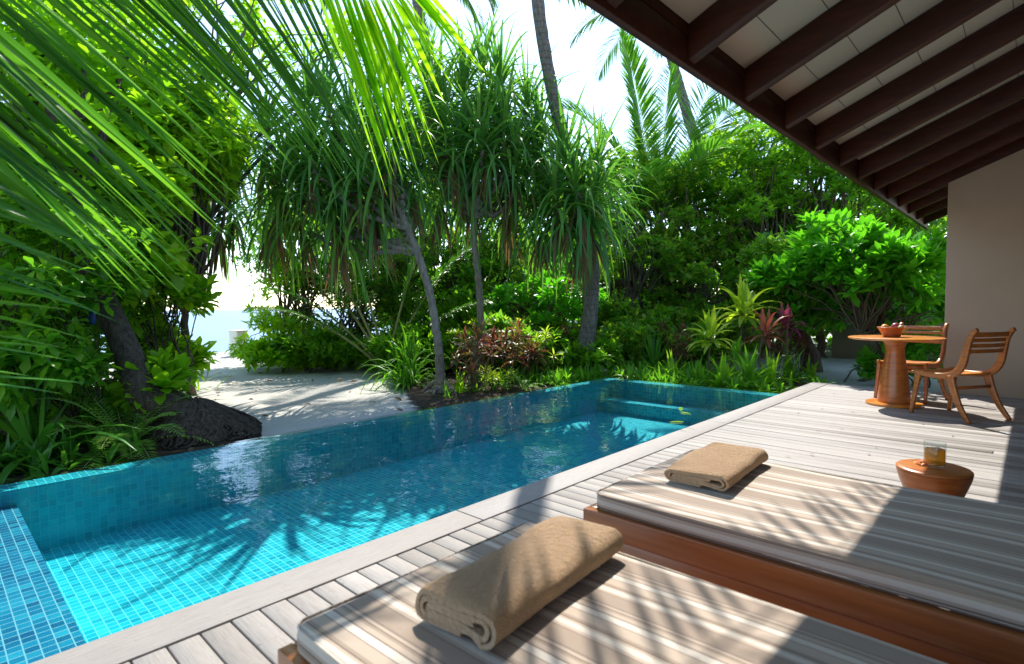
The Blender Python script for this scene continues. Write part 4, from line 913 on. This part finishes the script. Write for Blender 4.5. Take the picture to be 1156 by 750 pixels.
def woodland():
    g = np.random.default_rng(90); n = 5200; X = g.uniform(430, 1250, n); Dd = g.uniform(17, 22, n)
    az_ = np.array([math.atan2(*ray(x, 350)[[1, 0]]) for x in X]); top = 3.6+1.1*np.sin(X*.021)+.7*np.sin(X*.057+1)
    Z = -.1+top*g.uniform(0, 1, n)**.8
    C = np.column_stack([Dd*np.cos(az_), Dd*np.sin(az_), Z]); b = MB()
    rosettes(b, C, g.normal(0, .5, (n, 3))+UP*.8, 7, .30, .14, (30, 90), .4, 2, 'leaf', .25, .3, g)
    o = b.build('woodland', G['mid_leaf']); tag(o, 'far green woodland closing the view behind the garden trees', 'woodland', kind='stuff')
woodland()
# bright scaevola by the terrace
BT('shrub', gpt(985, 10.6), [px_blob(925, 345, 11.2, .6, .3), px_blob(985, 350, 11.2, .7, .35), px_blob(1040, 352, 10.8, .5, .5), px_blob(890, 318, 10.9, .5, .3), px_blob(915, 300, 10.8, .62, .36), px_blob(960, 282, 10.5, .75, .42), px_blob(1010, 285, 10.3, .75, .40), px_blob(1045, 310, 10.2, .55, .5), px_blob(980, 318, 10.6, 1.0, .32)],
   'bright green bush with big rounded leaves and bare tangled stems beside the villa wall', 'shrub', G['scaevola'], .18, .075, 92, 9, 11, sub=.30, prof='obov', seg=3, group=hg, seed=61, stems=7, fork=.45, trunk_r=.03, spread=(18, 75), grav=.3)
BT('tree', gpt(915, 11.6), [px_blob(905, 330, 11.5, .9, .5), px_blob(880, 300, 11.6, .8, .5)], 'thick dark tree stem standing in the shade left of the bright bush', 'tree', G['dark_leaf'], .12, .06, 30, 22, 7, sub=.35, group=hg, seed=62, trunk_r=.17, barkm='dark_bark')
# left masses
BT('tree', gpt(215, 9.5), [px_blob(225, 150, 8.0, .62, .5), px_blob(195, 180, 7.8, .62, .5), px_blob(165, 130, 8.2, .7, .6), px_blob(240, 195, 8.2, .45, .35)],
   'tree with star shaped yellow green leaf clusters glowing above the sea gap', 'tree', G['lime_leaf'], .15, .05, 60, 15, 7, sub=.27, seg=3, prof='lance', spread=(50, 100), grav=.6, group=hg, seed=71, trunk_r=.06)
BT('tree', gpt(150, 9.6), [px_blob(120, 50, 8.8, 1.1, .8), px_blob(210, 50, 9.2, 1.0, .7), px_blob(40, 40, 8.5, 1.1, .8), px_blob(330, 40, 9.6, .8, .45), px_blob(400, 45, 9.4, .55, .35), px_blob(275, 20, 9.5, .9, .4)],
   'high thin tree whose star shaped leaves show against the sky at top left', 'tree', G['lime_leaf'], .15, .05, 80, 12, 7, sub=.34, seg=2, prof='lance', spread=(50, 100), grav=.6, group=hg, seed=72, trunk_r=.08)
BT('tree', gpt(60, 8.2), [px_blob(120, 240, 7.4, .75, .55), px_blob(60, 200, 7.6, .8, .7), px_blob(150, 270, 7.2, .5, .4), px_blob(20, 270, 7.4, .9, .7)],
   'broad round leaved tree behind the near frond tips at left', 'tree', G['lime_leaf'], .14, .095, 70, 14, 6, sub=.36, seg=3, prof='obov', group=hg, seed=73, trunk_r=.06, spread=(40, 95))
BT('tree', gpt(30, 11.0), [px_blob(60, 250, 10.5, 1.80, 1.60), px_blob(120, 330, 10.5, 1.30, 1.00), px_blob(0, 320, 10.0, 1.60, 1.40), px_blob(60, 130, 11.0, 1.80, 1.40), px_blob(-40, 180, 10.0, 1.60, 1.60)],
   'dark leafy tree filling the background behind the leaning trunk', 'tree', G['mid_leaf'], .15, .08, 130, 24, 7, sub=.5, group=hg, seed=74)
BT('shrub', gpt(185, 8.3), [px_blob(185, 410, 8.6, .45, .25), px_blob(170, 330, 7.8, .5, .42), px_blob(188, 345, 8.2, .3, .32), px_blob(150, 300, 7.6, .42, .3), px_blob(182, 385, 8.4, .3, .26)],
   'yellow green bush with large paddle leaves between the leaning trunk and the sea', 'shrub', G['scaevola_y'], .17, .075, 42, 8, 9, sub=.22, prof='obov', seg=3, group=hg, seed=75, stems=5, trunk_r=.02, spread=(25, 80))
BT('shrub', gpt(70, 6.0), [px_blob(95, 318, 5.95, .22, .16), px_blob(128, 300, 6.1, .2, .14), px_blob(40, 330, 5.7, .38, .3), px_blob(75, 395, 5.8, .36, .22), px_blob(20, 400, 5.7, .4, .28), px_blob(100, 270, 5.9, .22, .2), px_blob(50, 255, 5.8, .3, .25)],
   'leafy shrub growing in front of the leaning dark trunk, lit from behind', 'shrub', G['mid_leaf'], .105, .055, 46, 11, 6, sub=.2, prof='obov', seg=3, group=hg, grav=.9, seed=82, stems=7, trunk_r=.009, barkm='dark_bark', fork=.2)
BT('shrub', gpt(40, 7.4), [px_blob(60, 440, 7.0, .9, .35), px_blob(40, 360, 7.2, .75, .5), px_blob(90, 330, 7.4, .5, .4), px_blob(-20, 340, 7, .8, .7), px_blob(30, 410, 7.0, .7, .3)],
   'shaded green shrub behind the strap leaved lily at far left', 'shrub', G['mid_leaf'], .11, .055, 60, 24, 7, sub=.3, group=hg, grav=.8, seed=76, stems=5, trunk_r=.025)
BT('shrub', gpt(178, 6.35, -.1), [px_blob(176, 428, 6.1, .17, .13), px_blob(160, 440, 6.0, .12, .1), px_blob(188, 440, 6.2, .12, .08)], 'small light green paddle leaved sprig growing over the root mound', 'shrub', G['scaevola_y'], .17, .07, 9, 3, 9, sub=.07, prof='obov', seg=4, group=hg, seed=78, stems=2, trunk_r=.012, spread=(15, 80))

# ------------------------------------------------------------------ understory plants
def tuft(name, p, n, Ln, Wd, mat, label, cat, seed, spread=(5, 75), grav=1.4, prof='strap', seg=8, group=None, stem=0, fold=.3, zlen=0):
    g = np.random.default_rng(seed); p = np.asarray(p, float); root = empty(name, p, 0, label, cat, group)
    if stem: MB().tube(curve((0, 0, -.05), (0, 0, stem), g.normal(0, .03, 3), 6), np.linspace(.022, .014, 6), 7).build('stem', M['bark'], root, smooth=True)
    th = np.radians(np.linspace(spread[0], spread[1], n)+g.normal(0, 8, n)); ph = np.arange(n)*2.39996+g.uniform(0, 6)
    D = np.stack([np.cos(ph)*np.sin(th), np.sin(ph)*np.sin(th), np.cos(th)], 1)
    P = np.column_stack([g.normal(0, .02+zlen*.2, n), g.normal(0, .02+zlen*.2, n), stem-np.linspace(0, 1, n)*zlen]) + D*.015
    b = MB(); straps(b, P, D, Ln*g.uniform(.65, 1.15, n), Wd*g.uniform(.8, 1.15, n), grav*g.uniform(.6, 1.4, n), seg, fold, prof)
    b.build('leaves', mat, root); return root
def fern(p, n, Ln, label, seed, mat=None, group='ferns at the pool edge', el=(20, 70)):
    g = np.random.default_rng(seed); p = np.asarray(p, float); root = empty('fern', p, 0, label, 'fern', group)
    for k in range(n):
        a = k*2.39996; e = R(g.uniform(*el)); D = np.array([math.cos(a)*math.cos(e), math.sin(a)*math.cos(e), math.sin(e)])
        frond(root, p+D*.02, D, Ln*g.uniform(.7, 1.15), 1.5, Ln*.17, Ln*.035, 26, mat or G['fern'], p, grav=.3, seed=seed*20+k, ribr=.004, start=.12, seg=2, amin=60, amax=82, name='fern_frond')
    return root
def g2(x, y, z=-.1):
    p = onz(x, y, z); return p
tuft('spider_lily', g2(40, 524), 28, .95, .075, G['lily'], 'dark green strap leaved lily arching in the lower left corner', 'plant', 301, (3, 80), 1.5)
fern(g2(142, 508), 22, .72, 'pale fresh fern at the pool edge between the lily and root mound', 302)
tuft('strap_plant', g2(462, 434), 170, 1.0, .042, G['tuft'], 'large grassy green clump left of the leaning pandanus roots', 'plant', 303, (2, 85), 3.0, zlen=.25)
tuft('strap_plant', g2(440, 422), 110, .75, .038, G['tuft'], 'lower grassy clump at the right end of the sand', 'plant', 304, (2, 85), 2.8, zlen=.2)
spots = [(532, 440, .70, 'cordy_red', 'reddish brown leafy plant right of the leaning pandanus roots'), (548, 430, .8, 'cordy_red', 'rust red bushy plant in front of the upright pandanus trunk'),
         (570, 434, .7, 'cordy_red', 'low rust coloured plant midway between the two near trunks'), (594, 430, .85, 'cordy_red', 'dark red leafy plant behind the variegated one'),
         (643, 422, .85, 'cordy_red', 'brownish red plant just left of the tall palm trunk foot')]
for k, (x, y, st_, mm, lab) in enumerate(spots):
    g = np.random.default_rng(400+k); p = g2(x, y); root = empty('cordyline', p, 0, lab, 'plant', 'cordylines behind the pool'); b = MB(); sb = MB()
    for j in range(8):
        e = np.array([g.normal(0, .19), g.normal(0, .16), st_*g.uniform(.45, 1.05)]); sb.tube(curve((e[0]*.3, e[1]*.3, -.03), e, (0, 0, 0), 5), .008, 5, False)
        rosettes(b, np.array([e]), np.array([[e[0], e[1], 1.]]), 16, .22, .04, (12, 100), .9, 4, 'lance', .3, .25, g)
    sb.build('stem', M['bark'], root); b.build('leaves', G[mm], root)
for k, (x, y, st_, lab) in enumerate([(610, 428, .75, 'pale variegated narrow leaved plant left of the big fern'), (560, 440, .3, 'small yellow green plant at the very edge of the pool')]):
    g = np.random.default_rng(420+k); p = g2(x, y); root = empty('croton', p, 0, lab, 'plant', 'crotons behind the pool'); b = MB(); sb = MB()
    for j in range(14):
        e = np.array([g.normal(0, .15), g.normal(0, .15), st_*g.uniform(.3, 1.05)]); sb.tube(curve((e[0]*.3, e[1]*.3, -.03), e, (0, 0, 0), 5), .007, 5, False)
        rosettes(b, np.array([e]), np.array([[e[0], e[1], 1.]]), 12, .16, .025, (25, 100), .9, 4, 'lance', .3, .25, g)
    sb.build('stem', M['bark'], root); b.build('leaves', G['dracaena'], root)
fern(g2(628, 424), 14, .72, 'upright light green fern left of the tall palm foot', 305, el=(35, 75))
fern(g2(712, 417), 14, .62, 'bushy fern right of the tall palm foot', 306, el=(35, 75))
fern(g2(590, 441), 10, .36, 'tiny fern leaning over the far pool edge', 309)
fern(g2(700, 421), 9, .45, 'small fern between the rock and the far pool corner', 310)
tuft('strap_plant', g2(738, 418), 40, .75, .05, G['lily'], 'tall broad strap leaved plant behind the far pool corner', 'plant', 311, (3, 60), 1.0)
def dracaena(x, y, stem, lab, mat, Ln, Wd, n, seed, sp=(8, 95)):
    return tuft('dracaena', g2(x, y), n, Ln, Wd, mat, lab, 'plant', seed, sp, 1.3, 'lance', 7, 'tufted plants at the far end of the pool', stem, .35, zlen=.12)
dracaena(802, 430, .70, 'yellow green tufted plant on a stem, the lower left of the bright pair', G['dracaena'], .50, .085, 30, 321)
dracaena(838, 426, 1.12, 'tallest bright yellow green tufted plant, under the roof edge', G['dracaena'], .55, .10, 36, 322)
dracaena(828, 431, .35, 'small green tufted plant between the bright pair and the red one', G['tuft'], .42, .07, 18, 323, (5, 60))
dracaena(864, 431, .78, 'salmon red tufted plant right of the bright pair', G['cordy_salmon'], .42, .075, 20, 324, (5, 85))
dracaena(888, 429, .92, 'purple tipped tufted plant at the right end of the bed', G['cordy_purple'], .36, .055, 28, 325, (5, 100))
for k, (x, y, lab) in enumerate([(765, 420, 'rusty stemmed plant left of the lower bright tufted plant'), (752, 415, 'dull red shrub behind the tall strap leaved plant'), (715, 409, 'dark red shrub between the ferns and the dense tree'), (902, 418, 'brown leaved plant next to the purple tipped one'), (875, 424, 'bronze leaved plant below the salmon red one')]):
    g = np.random.default_rng(440+k); p = g2(x, y); root = empty('cordyline', p, 0, lab, 'plant', 'cordylines behind the pool'); b = MB(); sb = MB()
    for j in range(7):
        e = np.array([g.normal(0, .13), g.normal(0, .13), g.uniform(.25, .85)]); sb.tube(curve((e[0]*.3, e[1]*.3, -.03), e, (0, 0, 0), 5), .008, 5, False)
        rosettes(b, np.array([e]), np.array([[e[0], e[1], 1.]]), 15, .2, .03, (12, 105), 1.0, 4, 'lance', .3, .25, g)
    sb.build('stem', M['bark'], root); b.build('leaves', G['cordy_red'], root)
for k, (x, y, n, ln, w_, lab) in enumerate([(758, 431, 60, .46, .04, 'fresh green tuft at the pool end, left of the stemmed plants'), (786, 434, 56, .42, .04, 'low bright tuft beneath the lower bright plant'),
        (815, 437, 60, .50, .05, 'arching green tuft overhanging the middle of the pool end'), (846, 438, 54, .62, .06, 'broad bladed green clump near the deck corner'), (868, 437, 56, .52, .045, 'green tuft closest to the deck corner'),
        (893, 431, 56, .5, .05, 'green tuft on the sand behind the deck corner'), (915, 428, 40, .36, .04, 'small tuft right of the deck corner'), (505, 449, 20, .25, .02, 'little grass tuft among the pandanus roots'), (520, 443, 36, .42, .03, 'grassy tuft right of the pandanus roots')]):
    tuft('strap_plant', g2(x, y), n, ln, w_, G['tuft'] if k % 2 else G['scaevola_y'], lab, 'plant', 500+k, (2, 82), 1.3, group='low strap leaved plants along the pool', zlen=.08)
tuft('strap_plant', g2(205, 437), 60, .7, .03, G['scaevola_y'], 'sunlit grassy clump at the left edge of the sand', 'plant', 530, (2, 80), 1.2, zlen=.5)
tuft('strap_plant', g2(222, 425), 40, .55, .03, G['tuft'], 'grassy clump right where the sand meets the sea view', 'plant', 531, (2, 80), 1.2, zlen=.4)
BT('shrub', g2(1010, 433), [(g2(1010, 433)+[0, 0, .35], (.4, .4, .3)), (g2(990, 425)+[0, 0, .2], (.3, .3, .2))], 'low fresh green shrub seen beneath the round table', 'shrub', G['scaevola'], .13, .055, 16, 8, 8, sub=.14, prof='obov', group=hg, seed=79, stems=3, trunk_r=.012)
BT('shrub', g2(1048, 436), [(g2(1048, 436)+[0, 0, .5], (.35, .35, .4))], 'low green shrub against the villa wall behind the table', 'shrub', G['scaevola'], .13, .055, 16, 8, 8, sub=.14, prof='obov', group=hg, seed=80, stems=3, trunk_r=.012)

g = np.random.default_rng(991)
def cover(name, regions, n, mat, label, Ln=.22, Wd=.03):
    P = []
    for k in range(n):
        (x0, y0), (x1, y1), dep = regions[k % len(regions)]; t = g.uniform(); P.append([x0+(x1-x0)*t+g.normal(0, dep), y0+(y1-y0)*t+g.normal(0, dep), -.1])
    P = np.array(P); P = P[~((P[:, 0] < 7.6) & (P[:, 1] < 5.05))]; P = P[~((P[:, 0] < 8.7) & (P[:, 1] < 2.3))]; m_ = len(P); b = MB()
    rosettes(b, P, UP+g.normal(0, .25, (m_, 3)), 9, Ln, Wd, (10, 80), 1.2, 4, 'strap', .3, .35, g); tag(b.build(name, mat), label, 'ground cover', kind='stuff')
cover('ground_cover', [((7.9, 2.6), (7.9, 5.2), .16), ((8.5, 2.5), (8.6, 5.6), .25), ((9.3, 3.6), (9.3, 6), .3), ((6.6, 5.35), (7.6, 5.3), .12), ((5.9, 5.9), (8, 6.2), .3)], 520, G['tuft'], 'low green leafy ground cover filling the bed round the far pool corner')
cover('ground_cover', [((-1.6, 5.4), (.9, 5.5), .16), ((-2, 6.3), (1.2, 6.6), .35), ((1.2, 7.6), (1.5, 9.5), .25)], 300, G['lily'], 'low dark green ground cover among the plants left of the root mound', .26, .035)
cover('ground_cover', [((7.0, 12.3), (10, 11.0), .25), ((6.1, 13.4), (7.4, 12.2), .2)], 260, G['scaevola_y'], 'bright low ground cover along the back edge of the sand', .28, .05)
# ------------------------------------------------------------------ small things in the garden
ma, nt = nodes('post_paint'); M['post'] = finish(ma, nt, (.72, .70, .62), .7)
pz = onz(269.5, 396.5, -.15); pz = at(269.5, 396, 16.5); pz[2] = -.15
po = empty('marker_post', pz, .3, 'short white square post beside the yellow green shrub at the end of the sand', 'post')
p1 = MB().box(-.16, .16, -.16, .16, 0, .66).build('post_shaft', M['post'], po); bevelled(p1, .01, 2)
p2 = MB().box(-.175, .175, -.175, .175, .662, .70).build('post_cap', M['post'], po); bevelled(p2, .01, 2)
# garden wall behind the bush
gw = empty('garden_wall', (14.5, 1.5, -.15), R(0), 'low pale garden wall seen through the stems of the bright bush', 'wall')
b = MB().box(-.1, .1, -6, 1.9, 0, 1.25); b.build('wall_face', M['plaster'], gw); MB().box(-.14, .14, -6.03, 1.93, 1.253, 1.31).build('wall_coping', M['post'], gw)
def rock(p, r, lab, seed):
    bm = bmesh.new(); bmesh.ops.create_icosphere(bm, subdivisions=3, radius=r)
    for v in bm.verts: c = v.co*(1/r); v.co *= 1+.14*math.sin(c.x*4+seed)+.10*math.sin(c.y*7+c.z*3+seed*2)
    for v in bm.verts: v.co.z *= .7
    me = bpy.data.meshes.new('rock'); bm.to_mesh(me); bm.free(); ma, nt = nodes('coral_rock'); me.materials.append(finish(ma, nt, ramp(nt, noise(nt, 20, objco(nt), 5), [(.3, (.16, .16, .14)), (.7, (.34, .33, .29))]), .9, bump(nt, noise(nt, 30, objco(nt), 5), .8, .02)))
    o = bpy.data.objects.new('rock', me); COL.objects.link(o); o.location = p; smooth(o, 80); tag(o, lab, 'rock'); return o
rock(g2(679, 425)+[0, 0, .05], .13, 'rounded grey rock between the palm foot and the ferns', 2)
# driftwood behind the planting
dw = at(830, 345, 12.5); dw[2] = .25
b = MB(); b.tube(smoothpath([(-.9, .2, -.3), (-.5, .1, .0), (0, 0, .2), (.5, -.15, .35), (.8, -.2, .75)], 18), np.linspace(.14, .06, 18), 10)
b.tube(smoothpath([(-.2, .05, .1), (.3, .3, .15), (.9, .25, .05)], 12), np.linspace(.08, .04, 12), 8)
o = b.build('driftwood', M['pandan_bark'], None, smooth=True); o.location = dw; o.rotation_euler = (0, 0, R(-40)); tag(o, 'pale bleached driftwood log lying behind the red tufted plants', 'driftwood')
# leaves fallen on pool floor
for k, (x, y, a, lab) in enumerate([(768, 463, .4, 'long pale leaf floating nearest the far end of the pool'), (780, 468, 1.2, 'short pale leaf floating between two others'), (772, 476, 2.6, 'pale leaf floating closest to the deck')]):
    p = onz(x, y, WZ+.004); b = MB(); straps(b, np.zeros((1, 3)), np.array([[math.cos(a), math.sin(a), .03]]), .16, .05, .03, 5, .1, 'leaf')
    o = b.build('fallen_leaf', G['dracaena']); o.location = p; tag(o, lab, 'leaf', 'leaves floating in the pool')

g = np.random.default_rng(808); P_ = []
while len(P_) < 900:
    q_ = g.uniform([-4, 5.1], [10.5, 16]); r_ = math.hypot(*q_)
    if g.random() < (.9 if (q_[0] < 2.0 or (q_[0] > 4.6 and q_[1] < 9)) else .16): P_.append([q_[0], q_[1], -.088])
P_ = np.array(P_); n = len(P_); a_ = g.uniform(0, 6.28, n); b = MB()
P_[:, 2] = np.where((P_[:, 0] > 2.2) & (P_[:, 0] < 4.6), -.118, P_[:, 2])
straps(b, P_, np.column_stack([np.cos(a_), np.sin(a_), g.uniform(0, .35, n)]), g.uniform(.06, .15, n), g.uniform(.03, .055, n), .8, 3, .3, 'leaf', roll_=g.normal(0, .5, n))
tag(b.build('leaf_litter', G['dead']), 'dry brown leaves scattered over the soil and sand beyond the pool', 'leaf litter', kind='stuff')

g = np.random.default_rng(909); P_ = np.column_stack([g.uniform(2.7, 8.2, 26), g.uniform(.3, 2.0, 26), np.full(26, .008)]); a_ = g.uniform(0, 6.28, 26); b = MB()
straps(b, P_, np.column_stack([np.cos(a_), np.sin(a_), g.uniform(0, .2, 26)]), g.uniform(.02, .05, 26), g.uniform(.01, .02, 26), .3, 3, .3, 'leaf')
tag(b.build('leaf_litter', G['dead']), 'tiny dry leaf scraps blown over the sunlit deck boards', 'leaf litter', kind='stuff')
